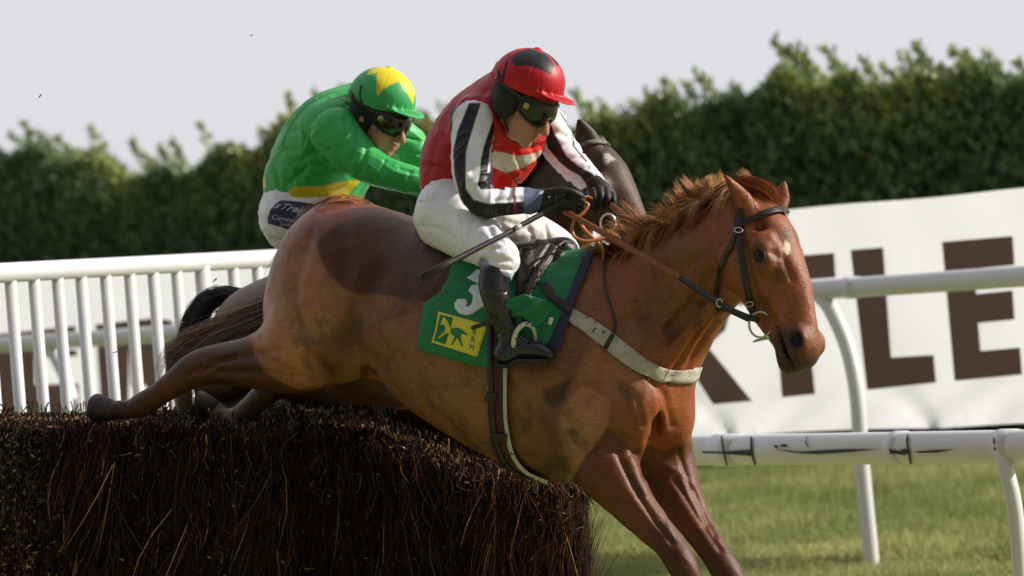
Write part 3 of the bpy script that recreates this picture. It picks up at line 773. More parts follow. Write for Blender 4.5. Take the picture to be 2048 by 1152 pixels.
# ears
H.chain([(1496,428,-.46,22,17), (1485,400,-.47,20,14), (1468,375,-.48,13,9), (1450,352,-.49,4,5)], k=.02)
H.chain([(1556,420,-.27,17,14), (1562,398,-.26,19,9), (1566,378,-.26,13,7), (1570,362,-.26,3,4)], k=.02)
H.cut(pc(1563,393,-.295), np.eye(3), (.015,.034,.014), .01)
Hv, Hq = H.mesh(3)
def groove(v, n, pts, w, dep, zmax=None):
    px, py = pxof(v); d = segdist(px, py, pts); a = 1.45*dep*np.exp(-(d/w)**2)
    if zmax is not None: a = a * (v[:, 2] < D0 + zmax)
    return v - n*a[:, None]
Hn = vnormals(Hv, Hq)
for pts, w, dep in [([(1145,960),(1180,900),(1215,862),(1262,885)], 9, .007), ([(1270,905),(1305,960),(1345,1030)], 7, .007), ([(1215,960),(1270,1030),(1320,1080)], 8, .005),
        ([(1255,640),(1215,700),(1180,790)], 14, .008), ([(1110,770),(1130,830),(1150,930)], 14, .006), ([(760,735),(700,690),(715,600),(760,540)], 18, .012),
        ([(600,500),(575,600),(600,700),(640,760)], 14, .005), ([(440,745),(520,745),(600,760)], 8, .006), ([(420,722),(500,712),(560,700)], 7, .005), ([(300,800),(350,770),(400,735)], 6, .006),
        ([(1478,430),(1420,500),(1330,560)], 9, .004), ([(1350,960),(1400,1040),(1440,1100)], 6, .005), ([(1298,750),(1330,790),(1345,850)], 8, .006),
        ([(1452,470),(1440,560),(1428,640)], 9, .006), ([(1550,545),(1575,610),(1585,660)], 8, .004), ([(1505,560),(1530,620),(1560,660)], 7, .003),
        ([(860,800),(960,840),(1050,900)], 20, -.004), ([(1300,880),(1290,950)], 9, .006), ([(1385,560),(1330,640),(1310,700)], 14, -.006),
        ([(1235,905),(1268,975),(1312,1045),(1345,1085)], 6, .006), ([(1190,935),(1232,1010)], 7, .005), ([(1262,920),(1290,985)], 9, -.004), ([(1175,890),(1240,900)], 9, .005), ([(1360,905),(1385,985),(1415,1050)], 6, .006), ([(1390,980),(1430,1070)], 5, .004),
        ([(1200,740),(1250,790),(1265,850)], 9, .006), ([(1225,760),(1275,800),(1285,850)], 6, .004), ([(1150,700),(1130,760),(1100,830)], 12, .006), ([(1180,620),(1160,700)], 16, .006),
        ([(1420,545),(1380,610),(1330,660),(1290,690)], 8, .007), ([(1400,660),(1360,720),(1335,760)], 5, .006), ([(1432,640),(1395,690),(1372,745)], 5, .006),
        ([(620,470),(590,560),(585,650)], 12, .008), ([(690,440),(690,520),(670,600)], 16, .005), ([(560,600),(610,660),(690,700)], 12, .006), ([(735,600),(745,660),(780,720)], 12, .007), ([(800,700),(850,770),(930,850)], 7, .003),
        ([(505,700),(560,735),(640,760)], 7, .006), ([(470,712),(430,725),(400,748)], 5, .007), ([(335,762),(300,792),(270,806)], 4, .006), ([(1488,480),(1500,540),(1515,600),(1540,650)], 6, .004), ([(1545,505),(1568,520),(1585,560)], 7, .004), ([(1540,470),(1556,490),(1560,520)], 6, -.004)]:
    Hv = groove(Hv, Hn, pts, w, dep, zmax=zb(1150)+.45)
# veins, ribs, small unevenness
C_gain = np.array([1.04, .98, .88])
vein = np.exp(-(wob(Hv*np.array([1,.8,1.]), 13, 41)/.07)**2) * np.clip(wob(Hv, 6, 43)+.1, 0, 1)
Hv = Hv + Hn * (.0046*fbm(Hv, 10, 2) + .0019*fbm(Hv, 30, 5) + .0034*vein)[:, None]
hpx, hpy = pxof(Hv)
near = Hv[:, 2] < 14 + zb(hpx) + .06
body_c = lin('#835a42'); dark_c = lin('#4c2614'); leg_c = lin('#63351c'); head_c = lin('#8a4e2e')
C = np.tile(body_c, (len(Hv), 1)) * np.array([1.0, .94, .9])
def mix(C, c, m): m = np.clip(m, 0, 1)[:, None]; return C*(1-m) + np.asarray(c)*m
wb = wob(Hv, 30, 3)*2.5
def reg(poly, soft=3): return 1 - sstep(-soft, soft, polysd(hpx, hpy, poly) + wb)
tone = fbm(Hv, 6, 7); C = C * (1 + .14*tone)[:, None]
C = mix(C, lin('#95603f'), reg([(540,470),(620,420),(640,500),(600,640),(640,800),(480,720)], 30)*.5)
C = mix(C, head_c, sstep(1380, 1470, hpx) * (hpy < 780) * (hpx > 1380))
C = mix(C, lin('#7f4a2c'), reg([(1170,505),(1480,390),(1500,600),(1440,640),(1380,760),(1310,960),(1240,930),(1190,700)], 25)*.55)
C = mix(C, lin('#8f4a26'), reg([(1340,690),(1450,610),(1400,760),(1400,900),(1330,960),(1270,900),(1300,780)], 22)*.8)
# clipped pattern: saddle patch left long and dark
patch = [(628,478),(655,455),(700,436),(740,418),(800,425),(860,435),(960,470),(1060,500),(1080,560),(960,600),(915,612),(862,606),(820,600),(775,592),(720,592),(690,580),(660,555),(640,520)]
C = mix(C, lin('#4a2210'), reg(patch, 4)); C = mix(C, lin('#733a22'), reg([(640,400),(900,400),(880,448),(740,428),(690,440),(630,480),(600,480)], 6))
C = mix(C, lin('#4a2a20')*.9, reg([(790,470),(960,520),(940,600),(830,598),(740,570)], 30)*.55)
# legs left long: line across the gaskin and the forearms
hl = [(490,668),(500,668),(508,705),(528,742),(562,765),(600,780),(640,792),(700,800),(700,900),(100,900),(100,560),(480,560)]
C = mix(C, dark_c*1.05, reg(hl, 2.5)); C = mix(C, lin('#70381c'), reg([(100,700),(360,730),(420,760),(300,900),(100,900)], 10)*.6)
fl = [(1145,958),(1170,915),(1200,880),(1214,855),(1240,872),(1268,905),(1300,890),(1330,905),(1380,880),(1500,1000),(1700,1450),(1200,1450),(1140,1000)]
C = mix(C, leg_c, reg(fl, 2.5)); C = mix(C, dark_c*.8, reg([(1300,1080),(1500,1080),(1520,1200),(1300,1200)], 35)*.7)
# far side and belly parts not clipped
belly = [(735,735),(770,745),(820,812),(720,830),(600,770),(640,735)]
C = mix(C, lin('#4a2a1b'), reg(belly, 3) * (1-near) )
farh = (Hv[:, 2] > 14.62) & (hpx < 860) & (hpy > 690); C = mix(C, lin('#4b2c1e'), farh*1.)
C = mix(C, lin('#2e1a10'), sstep(360, 270, hpx)*.75*(hpy > 700)); C = mix(C, lin('#31190d'), reg([(250,835),(310,838),(400,775),(470,775),(470,758),(390,752),(300,812)], 8)*.6)
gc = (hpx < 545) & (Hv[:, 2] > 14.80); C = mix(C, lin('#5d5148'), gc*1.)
# mud, sweat; paler thigh and shoulder, darker lower belly
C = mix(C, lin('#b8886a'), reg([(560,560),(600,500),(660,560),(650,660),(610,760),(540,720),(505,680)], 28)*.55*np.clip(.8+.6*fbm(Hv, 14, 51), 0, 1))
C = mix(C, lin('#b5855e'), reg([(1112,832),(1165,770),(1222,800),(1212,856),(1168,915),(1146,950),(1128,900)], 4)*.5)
C = mix(C, lin('#9c7050'), reg([(760,640),(840,630),(1000,760),(1040,900),(960,880),(840,780)], 30)*.4*np.clip(.5+.9*fbm(Hv, 8, 53), 0, 1))
C = mix(C, lin('#40281a'), reg([(700,590),(745,600),(740,680),(700,740),(655,770),(650,720),(690,660)], 26)*np.clip(.35+.7*fbm(Hv, 16, 55), 0, .75))
C = mix(C, lin('#4a2e1e'), reg([(1190,560),(1300,560),(1330,680),(1230,690)], 40)*np.clip(.2+.8*fbm(Hv, 9, 57), 0, .5))
C = mix(C, lin('#4c3020'), reg([(1010,840),(1100,830),(1140,930),(1060,950)], 20)*np.clip(.45+.7*fbm(Hv, 13, 59), 0, .7))
C = mix(C, lin('#3a2418'), np.clip(fbm(Hv, 45, 61)*3-1.1, 0, .5) * (hpy > 600))
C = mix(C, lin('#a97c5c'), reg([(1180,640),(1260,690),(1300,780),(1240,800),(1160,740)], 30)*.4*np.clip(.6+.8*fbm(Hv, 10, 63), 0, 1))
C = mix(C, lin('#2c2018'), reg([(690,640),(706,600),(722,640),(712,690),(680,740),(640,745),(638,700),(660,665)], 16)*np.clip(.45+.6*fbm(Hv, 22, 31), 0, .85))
C = mix(C, lin('#54402f'), np.clip(fbm(Hv, 10, 12)*1.2-.05, 0, .55) * reg([(720,640),(1000,700),(1050,940),(950,890),(840,800),(740,730)], 30))
C = mix(C, lin('#2b1d18'), reg([(1085,780),(1145,755),(1130,800),(1105,818),(1088,808)], 9)*.8)
C = mix(C, lin('#3a2820'), reg([(1090,700),(1160,690),(1130,760),(1060,750)], 30)*.5)
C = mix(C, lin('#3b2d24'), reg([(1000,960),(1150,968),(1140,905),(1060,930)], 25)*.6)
C = mix(C, lin('#3a2b20'), np.clip(fbm(Hv, 24, 22)*1.6-.35, 0, .45))
# face
hl_ = (Hv - HA) @ hx / HL; hnn = (Hv - HA) @ hn; hss = (Hv - HA) @ hs; ish = (hpx > 1440) & (hpy < 790) & (hl_ > 0.0) & (hnn > -.16)
C = mix(C, lin('#8a5236'), ish * sstep(.5, .9, hl_) * .35)
C = mix(C, lin('#33292a'), ish * np.maximum(sstep(.74, .86, hl_) * sstep(.050, .010, hnn) * .92, sstep(.95, 1.03, hl_)*.8))
C = mix(C, lin('#201714'), ish * np.exp(-((hl_-.345)*HL/.030)**2 - ((hnn-.022)/.021)**2) * (np.abs(hss) > .06))
C = mix(C, lin('#4a3630'), ish * np.exp(-(((hl_-.905)*HL/.050)**2 + ((hnn-.036)/.036)**2)**2) * (np.abs(hss) > .035) * .7)
C = mix(C, lin('#060403'), ish * np.exp(-(((hl_-.905)*HL/.030)**2 + ((hnn-.036)/.022)**2)**3) * (np.abs(hss) > .035))
C = mix(C, lin('#4a2c1e'), ish * np.exp(-((hl_-.345)*HL/.050)**2 - ((hnn-.018)/.034)**2) * (np.abs(hss) > .06) * .7)
C = mix(C, lin('#140f0d'), ish * np.exp(-((hnn+.018)/.008)**2) * .85 * (hl_ > .76) * (np.abs(hss) < .075))
C = mix(C, lin('#e8ddd0'), 1 - sstep(-1, 2, polysd(hpx, hpy, [(1571,480),(1579,488),(1580,501),(1574,510),(1567,498)])))
C = mix(C, lin('#5a3424'), reg([(1450,350),(1462,372),(1480,425),(1474,430),(1455,380)], 3)*.6); C = mix(C, lin('#7a3f2a'), reg([(1557,385),(1568,372),(1570,400),(1562,412)], 5)*.8)
C = C * C_gain
h1 = thing('chestnut_horse', dropto(P(1000, 900, 14.1), 0), 'chestnut horse in mid jump over the brush fence, clipped coat with dark rump patch', 'horse')
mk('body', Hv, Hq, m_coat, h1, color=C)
HB1 = bvh_of(Hv, Hq)
# eyes
for sg in (1, -1):
    v, f = sphere(hp(.345, .0215, .0915*sg), (.0235, .0175, .0145), 20, 14, HF); mk('eye', v, f, m_eye, h1)
    v, f = tube([hp(.345 - .085 + .17*t, .0215 + .019*math.sin(math.pi*t) + .004, (.097 + .006*math.sin(math.pi*t))*sg) for t in np.linspace(0, 1, 9)], [.002]+[.0055]*7+[.002], 8)
    mk('eyelid', v, f, mat('lid', (.085, .036, .018), .5), h1)
def hoof(pts, r0, r1, parent, E=1.0):
    a, b = np.array(pts[0]), np.array(pts[1]); v, f = tube([a, a*.8+b*.2, a*.35+b*.65, b], [r0*.9, r0, (r0+r1)/2+.002, r1], 16, True); mk('hoof', v, f, m_hoof, parent)
hoof([pc(232,822,.66), pc(192,815,.71)], .034, .046, h1); hoof([pc(434,822,.97), pc(392,806,.99)], .036, .046, h1)
hoof([pc(1464,1335,-.30), pc(1502,1388,-.31)], .040, .055, h1); hoof([pc(1550,1328,-.22), pc(1590,1375,-.23)], .040, .055, h1)
# horseshoe on trailing hoof
th_ = np.linspace(-2.4, 2.4, 16); c0 = pc(389,804,.99); v, f = tube([c0 + np.array([.004*math.cos(t)-.004, .043*math.sin(t), -.043*math.cos(t)]) for t in th_], .004, 8); mk('horseshoe', v, f, m_steel, h1)

# ---------------- mane, forelock, tail
def spl(pts, t, n=None):
    """sample polyline pts (K,3) at params t"""
    p = cr_interp(np.asarray(pts, float), 8); x = np.linspace(0, 1, len(p)); return np.stack([np.interp(t, x, p[:, k]) for k in range(p.shape[1])], 1)
def haircol(N, cols, seed=0):
    r = np.random.RandomState(seed); i = r.randint(0, len(cols), N); return np.array([lin(c) for c in cols])[i] * r.uniform(.6, 1.35, (N, 1))
rh = np.random.RandomState(3)
N = 5200; u = rh.rand(N)
crest = spl([pc(1185,515,-.02), pc(1240,508,-.08), (pc(1300,478,-.15)), pc(1360,448,-.21), pc(1420,420,-.27), pc(1475,400,-.33), pc(1515,385,-.38)], u)
crest = crest + np.stack([rh.normal(0,.008,N), rh.normal(0,.006,N)-.006, rh.normal(0,.022,N)], 1)
cid = (u*58 + .8*np.sin(u*90)).astype(int) % 80; rc_ = np.random.RandomState(14); cA = rc_.normal(0, .30, 80)[cid]; cL = rc_.uniform(.55, 1.35, 80)[cid]; cC = rc_.normal(.35, .35, 80)[cid]; cZ = rc_.normal(0, .030, 80)[cid]
L_ = (.070 + .030*rh.rand(N)) * (.80 + .45*np.sin(u*3.14)) * cL
ang = math.radians(150) + cA + rh.normal(0, .07, N) - .2*(u < .3)
curl = cC + rh.normal(0, .10, N)
nearf = (np.random.RandomState(8).rand(80) < .42)[(cid*7) % 80]
def fn_mane(t):
    a = ang + curl*t*1.25
    fl = np.stack([np.cos(a)*L_*t, np.sin(a)*L_*t*.95 + .018*np.sin(t*2.2), rh_z*t], 1)
    fall = np.stack([-.6*L_*t, .014*np.sin(3.1*t) - .55*L_*t*t, -.03*np.sin(t*1.6) + 0*L_ + cZ*.3*t], 1)*1.0
    return crest*(1-.62*t) + ccx*.62*t + np.where(nearf[:, None], fall, fl)
rh_z = rh.normal(0, .006, N) + cZ
ccx = np.zeros((N, 3))
for k_ in np.unique(cid): ccx[cid == k_] = crest[cid == k_].mean(0)
mcl = np.random.RandomState(4).uniform(.65, 1.3, 80)[cid][:, None]
mc = mcl*haircol(N, ['#7d3c20','#93502b','#a5622f','#6e331b','#5c2a17'], 1)
tipc = lin('#dda766')
def mcol(ts): 
    w = np.clip((ts[None, :, None]-.35)*1.3, 0, 1) * np.where(nearf, .15, .8)[:, None, None]
    return mc[:, None, :]*(1-w) + tipc*w*rh2[:, None, None]
rh2 = rh.uniform(.6, 1.2, N)
V, Fq, Cc = strands(crest, fn_mane, N, .0014, 6, rh.uniform(.7, 1.4, (N,1,1)), colfn=mcol); mk('mane', V, Fq, m_hair, h1, color=Cc)
# wild flying locks above the neck
N = 420; k = rh.randint(0, 7, N); bx = np.array([1345,1362,1392,1408,1432,1330,1375])[k]; by = np.array([432,420,408,398,388,440,412])[k]
ex = np.array([1338,1352,1366,1392,1438,1318,1400])[k]; ey = np.array([392,372,358,366,350,412,372])[k]
ro = np.array([pc(a, b, -.24) for a, b in zip(bx + rh.normal(0,9,N), by + rh.normal(4,3,N))]); en = np.array([pc(a, b, -.24 + q) for a, b, q in zip(ex + rh.normal(0,5,N), ey + rh.normal(0,7,N), rh.normal(0,.02,N))])
def fn(t): return ro + (en-ro)*t + np.stack([.012*np.sin(3.1*t) + 0*en[:, 0], 0*en[:, 0], 0*en[:, 0]], 1)
cc = haircol(N, ['#c58a50','#e0ae70','#a9683a'], 4); V, Fq, Cc = strands(ro, fn, N, .0012, 5, rh.uniform(.6,1.3,(N,1,1)), colfn=lambda ts: np.repeat(cc[:, None, :], len(ts), 1)); mk('mane_locks', V, Fq, m_hair, h1, color=Cc)
# forelock blown back over the poll between the ears
N = 1500; u = rh.rand(N)
ro = spl([pc(1483,402,-.43), pc(1510,388,-.42), pc(1540,392,-.40), pc(1560,408,-.36)], u) + rh.normal(0, .008, (N, 3))
def fn(t):
    q = spl([pc(1430,392,-.32), pc(1462,372,-.36), pc(1500,362,-.40), pc(1540,382,-.41), pc(1566,424,-.40)], np.clip(u*.45 + t*.55*L2, 0, 1)); return q + offs*(.6+.4*t)
L2 = rh.uniform(.5, 1.1, N); offs = np.stack([rh.normal(0,.010,N), rh.normal(-.008,.011,N), rh.normal(-.01,.022,N)], 1)
cc = haircol(N, ['#a0582e','#b8703c','#8a4524','#7a3c20'], 6); V, Fq, Cc = strands(ro, fn, N, .0014, 6, rh.uniform(.7,1.3,(N,1,1)), colfn=lambda ts: np.repeat(cc[:, None, :], len(ts), 1)); mk('forelock', V, Fq, m_hair, h1, color=Cc)
# tail: over the dock, down behind the quarter, trailing left
def tail(parent, paths, N, cols, spread, seed, r0=.0015, fuzz=.034, name='tail', colfade=None):
    r = np.random.RandomState(seed); k = r.randint(0, len(paths), N); a = r.uniform(0, .35, N); e = r.uniform(.62, 1.0, N)
    off = r.normal(0, 1, (N, 3)) * np.array([1, 1, 1.2]); wavy = r.uniform(0, 6.28, N)
    PP = [cr_interp(np.asarray(p, float), 8) for p in paths]
    def fn(t):
        q = np.zeros((N, 3)); s_ = a + (e-a)*t
        for j, p in enumerate(PP):
            m = k == j; x = np.linspace(0, 1, len(p)); q[m] = np.stack([np.interp(s_[m], x, p[:, c]) for c in range(3)], 1)
        w = (np.interp(s_, [0, .3, .75, 1], spread))[:, None]
        return q + off*w + np.stack([fuzz*.4*np.sin(7*s_+wavy), fuzz*.5*np.cos(6*s_+wavy*2), 0*s_], 1)*s_[:, None]
    c0 = haircol(N, cols[0], seed); c1 = haircol(N, cols[1], seed+1)
    def cf(ts):
        s_ = a[:, None] + (e-a)[:, None]*ts[None, :]; w = sstep(.18, .5, s_)[:, :, None]; return c0[:, None, :]*(1-w) + c1[:, None, :]*w
    V, Fq, Cc = strands(off, fn, N, r0, 10, r.uniform(.6,1.4,(N,1,1)), colfn=cf); return mk(name, V, Fq, m_hair, parent, color=Cc)
tail(h1, [[pc(690,450,.50), pc(650,480,.56), pc(615,540,.64), pc(580,592,.70), pc(520,622,.72), pc(450,652,.72), pc(390,685,.70), pc(340,720,.68)],
          [pc(690,450,.50), pc(645,490,.56), pc(605,560,.64), pc(565,620,.68), pc(500,660,.68), pc(440,682,.66), pc(395,720,.66), pc(340,708,.68)],
          [pc(690,450,.50), pc(640,500,.56), pc(595,580,.64), pc(550,650,.66), pc(480,670,.66), pc(430,710,.64), pc(450,748,.62), pc(385,760,.64)],
          [pc(690,450,.50), pc(640,490,.56), pc(605,560,.64), pc(560,610,.68), pc(480,642,.70), pc(405,670,.70), pc(355,700,.70), pc(335,760,.68)],
          [pc(690,450,.50), pc(640,490,.56), pc(600,560,.64), pc(550,630,.68), pc(470,665,.68), pc(400,710,.68), pc(380,750,.66), pc(420,760,.64)]],
     9000, (['#a56c42','#9c6038','#c48d5c'], ['#5a4a3e','#7b6a5a','#332821','#8a7560','#957552','#3c3028']), [.008,.011,.013,.020], 21)
tail(h1, [[pc(760,440,.42), pc(690,412,.46), pc(620,446,.48), pc(590,500,.50), pc(566,560,.52)], [pc(770,445,.36), pc(700,416,.36), pc(645,440,.36), pc(612,490,.38), pc(590,540,.40)]],
     2600, (['#a86c42','#8a5230','#b98050'], ['#a56a42','#8f5836','#7c4a2e']), [.008,.013,.014,.02], 25, name='dock_hair')
# ---------------- dark bay horse beyond
D2 = 15.15
def z2(x): return -.0009*(x-1000)*1.05
def q2(x, y, z): return P(x, y, D2 + z)
G = Field.around(300, 215, 1420, 1150, -.75, 1.05, .0095, D2)
G.chain([(505,595,455,700, .50,45), (535,572,480,760, .46,95), (600,540,560,800, .38,135), (680,500,650,830, .30,150), (780,480,760,870, .20,165), (880,470,860,900, .12,170), (980,470,960,915,.02,160), (1060,480,1050,900,-.05,140), (1120,520,1110,860,-.12,115)], k=.03, tt=.8, D=D2)
G.chain([(1010,470,1090,740,-.05,105), (1040,430,1130,640,-.10,88), (1062,370,1150,560,-.16,72), (1090,315,1165,490,-.24,60), (1130,285,1180,430,-.31,50), (1160,280,1180,380,-.35,42)], k=.05, tt=.8, D=D2)
# hind legs trailing on the take-off side
G.chain([(530,690,.36,95,75), (450,735,.34,80,60), (400,790,.40,55,45), (420,860,.42,38,34), (480,930,.40,32,28), (470,1010,.42,24,22), (455,1060,.42,26,24)], k=.06, D=D2)
G.chain([(560,700,.60,95,75), (500,790,.62,65,50), (480,870,.62,38,34), (530,950,.6,30,28), (525,1040,.6,24,22)], k=.06, D=D2)
# forelegs
G.chain([(1080,830,-.20,70,55), (1100,880,-.25,50,42), (1125,905,-.3,34,30), (1120,960,-.3,26,24), (1090,1010,-.28,22,20), (1070,1040,-.28,24,22)], k=.06, D=D2)
G.chain([(1090,820,.05,65,50), (1110,870,.02,44,38), (1135,900,-.02,32,28), (1130,950,-.02,24,22), (1105,1000,-.02,22,20)], k=.06, D=D2)
A2, B2 = q2(1181,300,-.36), q2(1296,562,-.50)
gx = nrm(B2-A2); gn = np.array([.82,0,-.57]); gn = nrm(gn - gx*(gn@gx)); gs = np.cross(gx, gn); gs = -gs if gs[2] > 0 else gs
GL = np.linalg.norm(B2-A2); GF = np.array([gx, gn, gs])
def gp(l, n, s_): return A2 + gx*l*GL + gn*n + gs*s_
rows = []
for (l, n, half, wid) in [(-.06,-.018,.066,.056), (.08,-.012,.090,.078), (.22,-.015,.116,.092), (.34,-.018,.120,.092), (.47,-.006,.108,.074), (.60,.006,.092,.062), (.72,.012,.078,.053), (.84,.010,.071,.053), (.93,.008,.064,.054), (.99,.004,.050,.046)]:
    rows.append(np.concatenate([gp(l, n, 0), [half*.90, wid*.92], gn]))
G.rows(np.array(rows), .035, .8)
for sg in (1, -1):
    G.blob(gp(.315,.024,.080*sg), (.045,.030,.034), .02, GF); G.blob(gp(.30,-.075,.062*sg), (.088,.066,.034), .045, GF); G.blob(gp(.55,.004,.056*sg), (.13,.010,.012), .022, GF)
    G.cut(gp(.155,.035,.062*sg), GF, (.030,.015,.014), .02); G.cut(gp(.345,.022,.108*sg), GF, (.026,.019,.016), .010); G.cut(gp(.905,.036,.070*sg), GF, (.026,.019,.026), .010)
G.blob(gp(.96,-.045,0), (.045,.030,.038), .02, GF)
G.chain([(1178,300,-.40,26,16), (1172,275,-.41,25,13), (1164,254,-.42,15,9), (1158,238,-.43,4,5)], k=.02, D=D2)
G.chain([(1196,292,-.27,15,12), (1200,280,-.27,14,9), (1204,272,-.27,4,5)], k=.02, D=D2)
G.cut(q2(1180,268,-.455), np.eye(3), (.015,.034,.012), .012)
Gv, Gq = G.mesh(3); Gn = vnormals(Gv, Gq); Gv = Gv + Gn*(.003*fbm(Gv, 10, 4))[:, None]
gpx, gpy = pxof(Gv)
C = np.tile(lin('#5a4236'), (len(Gv), 1)); C = C*(1 + .2*fbm(Gv, 7, 9))[:, None]
def reg2(poly, soft): return (1 - sstep(-soft, soft, polysd(gpx, gpy, poly)))
C = mix(C, lin('#7a5039'), reg2([(400,560),(600,500),(620,700),(480,700),(430,640)], 30)*np.clip(.6+.8*fbm(Gv,12,3),0,1)*.8)
C = mix(C, lin('#3c3634'), reg2([(380,600),(450,590),(430,720),(300,720)], 25)*.5)
C = mix(C, lin('#3a2c27'), reg2([(1030,230),(1330,230),(1330,640),(1030,640)], 20)*.7)
C = mix(C, lin('#4f3226'), reg2([(1240,330),(1262,340),(1275,400),(1310,470),(1300,500),(1262,430),(1238,380)], 9)*.9)
C = mix(C, lin('#4a3c36'), reg2([(1165,295),(1215,292),(1235,330),(1190,345)], 12)*.6)
C = mix(C, lin('#cfc6c0'), 1 - sstep(-3, 4, polysd(gpx, gpy, [(1209,309),(1216,307),(1228,318),(1219,320),(1213,328),(1208,320)]) + 3*wob(Gv, 60, 2)))
C = mix(C, lin('#16110f'), reg2([(1150,230),(1172,238),(1190,268),(1182,282),(1160,262)], 5)*.7)
h2 = thing('dark_bay_horse', dropto(q2(800, 900, .2), 0), 'dark bay horse with a small white star, half hidden behind the chestnut horse', 'horse')
m_coat2 = coat_mat('dark_coat', .45, .3)
mk('body', Gv, Gq, m_coat2, h2, color=C)
GB = bvh_of(Gv, Gq)
for sg in (1, -1):
    v, f = sphere(gp(.345, .0215, .0900*sg), (.0215, .0155, .0135), 16, 12, GF); mk('eye', v, f, m_eye, h2)
N = 2600; u = rh.rand(N)
cr2 = spl([q2(1000,462,-.05), q2(1045,425,-.10), q2(1070,368,-.16), q2(1098,312,-.24), q2(1140,278,-.32)], u) + rh.normal(0, .008, (N, 3))*np.array([1,1,2.5])
L2 = rh.uniform(.05, .13, N); dz_ = rh.normal(-.02, .04, N)
def fn(t): return cr2 + np.stack([-.8*L2*t, .35*L2*t - .5*L2*t*t, dz_*t], 1)
cc = haircol(N, ['#1c1614','#2a201c','#120e0d'], 7); V, Fq, Cc = strands(cr2, fn, N, .0016, 5, rh.uniform(.7,1.3,(N,1,1)), colfn=lambda ts: np.repeat(cc[:, None, :], len(ts), 1)); mk('mane', V, Fq, m_hair, h2, color=Cc)
tail(h2, [[q2(500,592,.50), q2(455,586,.55), q2(410,600,.58), q2(385,635,.58), q2(372,672,.58), q2(366,730,.58)],
          [q2(500,600,.48), q2(450,592,.52), q2(415,610,.55), q2(395,650,.55), q2(380,700,.55), q2(388,760,.55)]], 2600,
     (['#1a1614','#0f0c0b'], ['#171312','#221c19']), [.006,.010,.012,.014], 31, fuzz=.008)
hoofs = [((455,1065,.42),(430,1095,.42)), ((525,1050,.6),(505,1085,.6)), ((1066,1046,-.28),(1045,1075,-.28)), ((1101,1008,-.02),(1082,1036,-.02))]
for a, b in hoofs:
    v, f = tube([q2(*a), q2(*b)], [.036, .048], 14); mk('hoof', v, f, m_hoof, h2)
# bridle of the dark horse
b2 = thing('bridle', q2(1200, 400, -.45), 'dark bridle with pale browband on the dark bay horse', 'bridle')
m_brow = mat('sheepskin_grey', (.17, .15, .13), .8, noise=[(60, .6, 1.5)])
def dr(parent, name, path, w, bv, m, off=.004, th=.003, step=6, relief=None):
    v, f = drape(ribbon_poly(path, w), bv, off, step, th, relief=relief); return mk(name, v, f, m, parent)
dr(b2, 'browband', [(1160,292),(1180,284),(1205,284),(1219,292)], 9, GB, m_brow, .006)
dr(b2, 'cheek_strap', [(1160,292),(1165,340),(1185,390),(1215,440)], 8, GB, m_leather)
v, f = tube([q2(1216 + 15*math.cos(t), 447 + 19*math.sin(t), -.60) for t in np.linspace(0, 6.28, 20)], .004, 8); mk('bit_ring', v, f, m_steel, b2)
# girth glimpsed under the chestnut's belly
gt = thing('racing_girth', q2(800, 800, .05), 'pale striped girth on the dark horse, glimpsed under the chestnut belly', 'girth')
m_g2 = mat('pale_webbing', (.30, .31, .36), .8)
for k in range(4): dr(gt, 'webbing_band', [(748+7*k,800),(752+7*k,830),(760+7*k,858)], 4.5, GB, m_g2, .006)
dr(gt, 'yellow_edge', [(776,798),(782,830),(792,862)], 3.5, GB, mat('yellow_edge', (.25, .24, .05), .8), .006)
# ================================================================= RIDERS
def fabric(name, rough=.5, attr=True, color=(.5,.5,.5), sp=.4, fine=.25, dirt=None):
    return mat(name, color, rough, attr=attr, noise=[(12, .93, 1.06)], bump2=(420, fine, .001), spec=sp, dirt=dirt, crease=[(7, .55, .012, .12), (19, .35, .005, .06)])
m_silk = fabric('racing_silk', .46, sp=.38, dirt=(95, .735, (.10, .07, .06)))
m_breech = fabric('white_breeches', .55, color=(.66, .66, .70), attr=False, dirt=(60, .72, (.30, .26, .22)))
m_glove = mat('black_glove', (.014, .013, .013), .55, noise=[(60, .7, 1.4)], bump=(160, .4, .003), spec=.4)
m_boot = mat('boot_leather', (.014, .014, .017), .22, noise=[(30, .7, 1.5)], bump=(30, .25, .004), spec=.6, dirt=(34, .70, (.10, .08, .065)))
m_skin = mat('skin', rough=.48, attr=True, noise=[(40, .93, 1.05)], bump=(180, .2, .002), spec=.4)
m_hood = mat('black_hood', (.012, .012, .012), .75, noise=[(80, .6, 1.4)], bump=(120, .4, .002))
m_lens = mat('goggle_lens', (.010, .009, .008), .12, spec=.6, noise=[(25, .6, 1.6)], dirt=(50, .62, (.045, .038, .03)))
m_gogf = mat('goggle_frame', (.012, .012, .012), .35)
m_gold = mat('brass_stud', (.45, .36, .16), .35, metal=.7)
def crumple(v, ang, fa, fl, seed):
    """sharp cloth ridges running along image angle ang (degrees)"""
    a = math.radians(ang); d = np.array([math.cos(a), math.sin(a), .15]); e = np.array([-math.sin(a), math.cos(a), .0]); g = np.cross(d, e)
    w = v + .02*np.stack([wob(v, 14, seed+20), wob(v, 14, seed+21), wob(v, 14, seed+22)], 1)
    q = np.stack([w@d*fl, w@e*fa, w@g*fa*.8], 1); n_ = wob(q, 1.0, seed, 5)
    return np.clip(1 - np.abs(n_)*1.6, 0, 1)**2 * np.clip(.55 + .8*wob(v, 9, seed+9), 0, 1)
CR = []
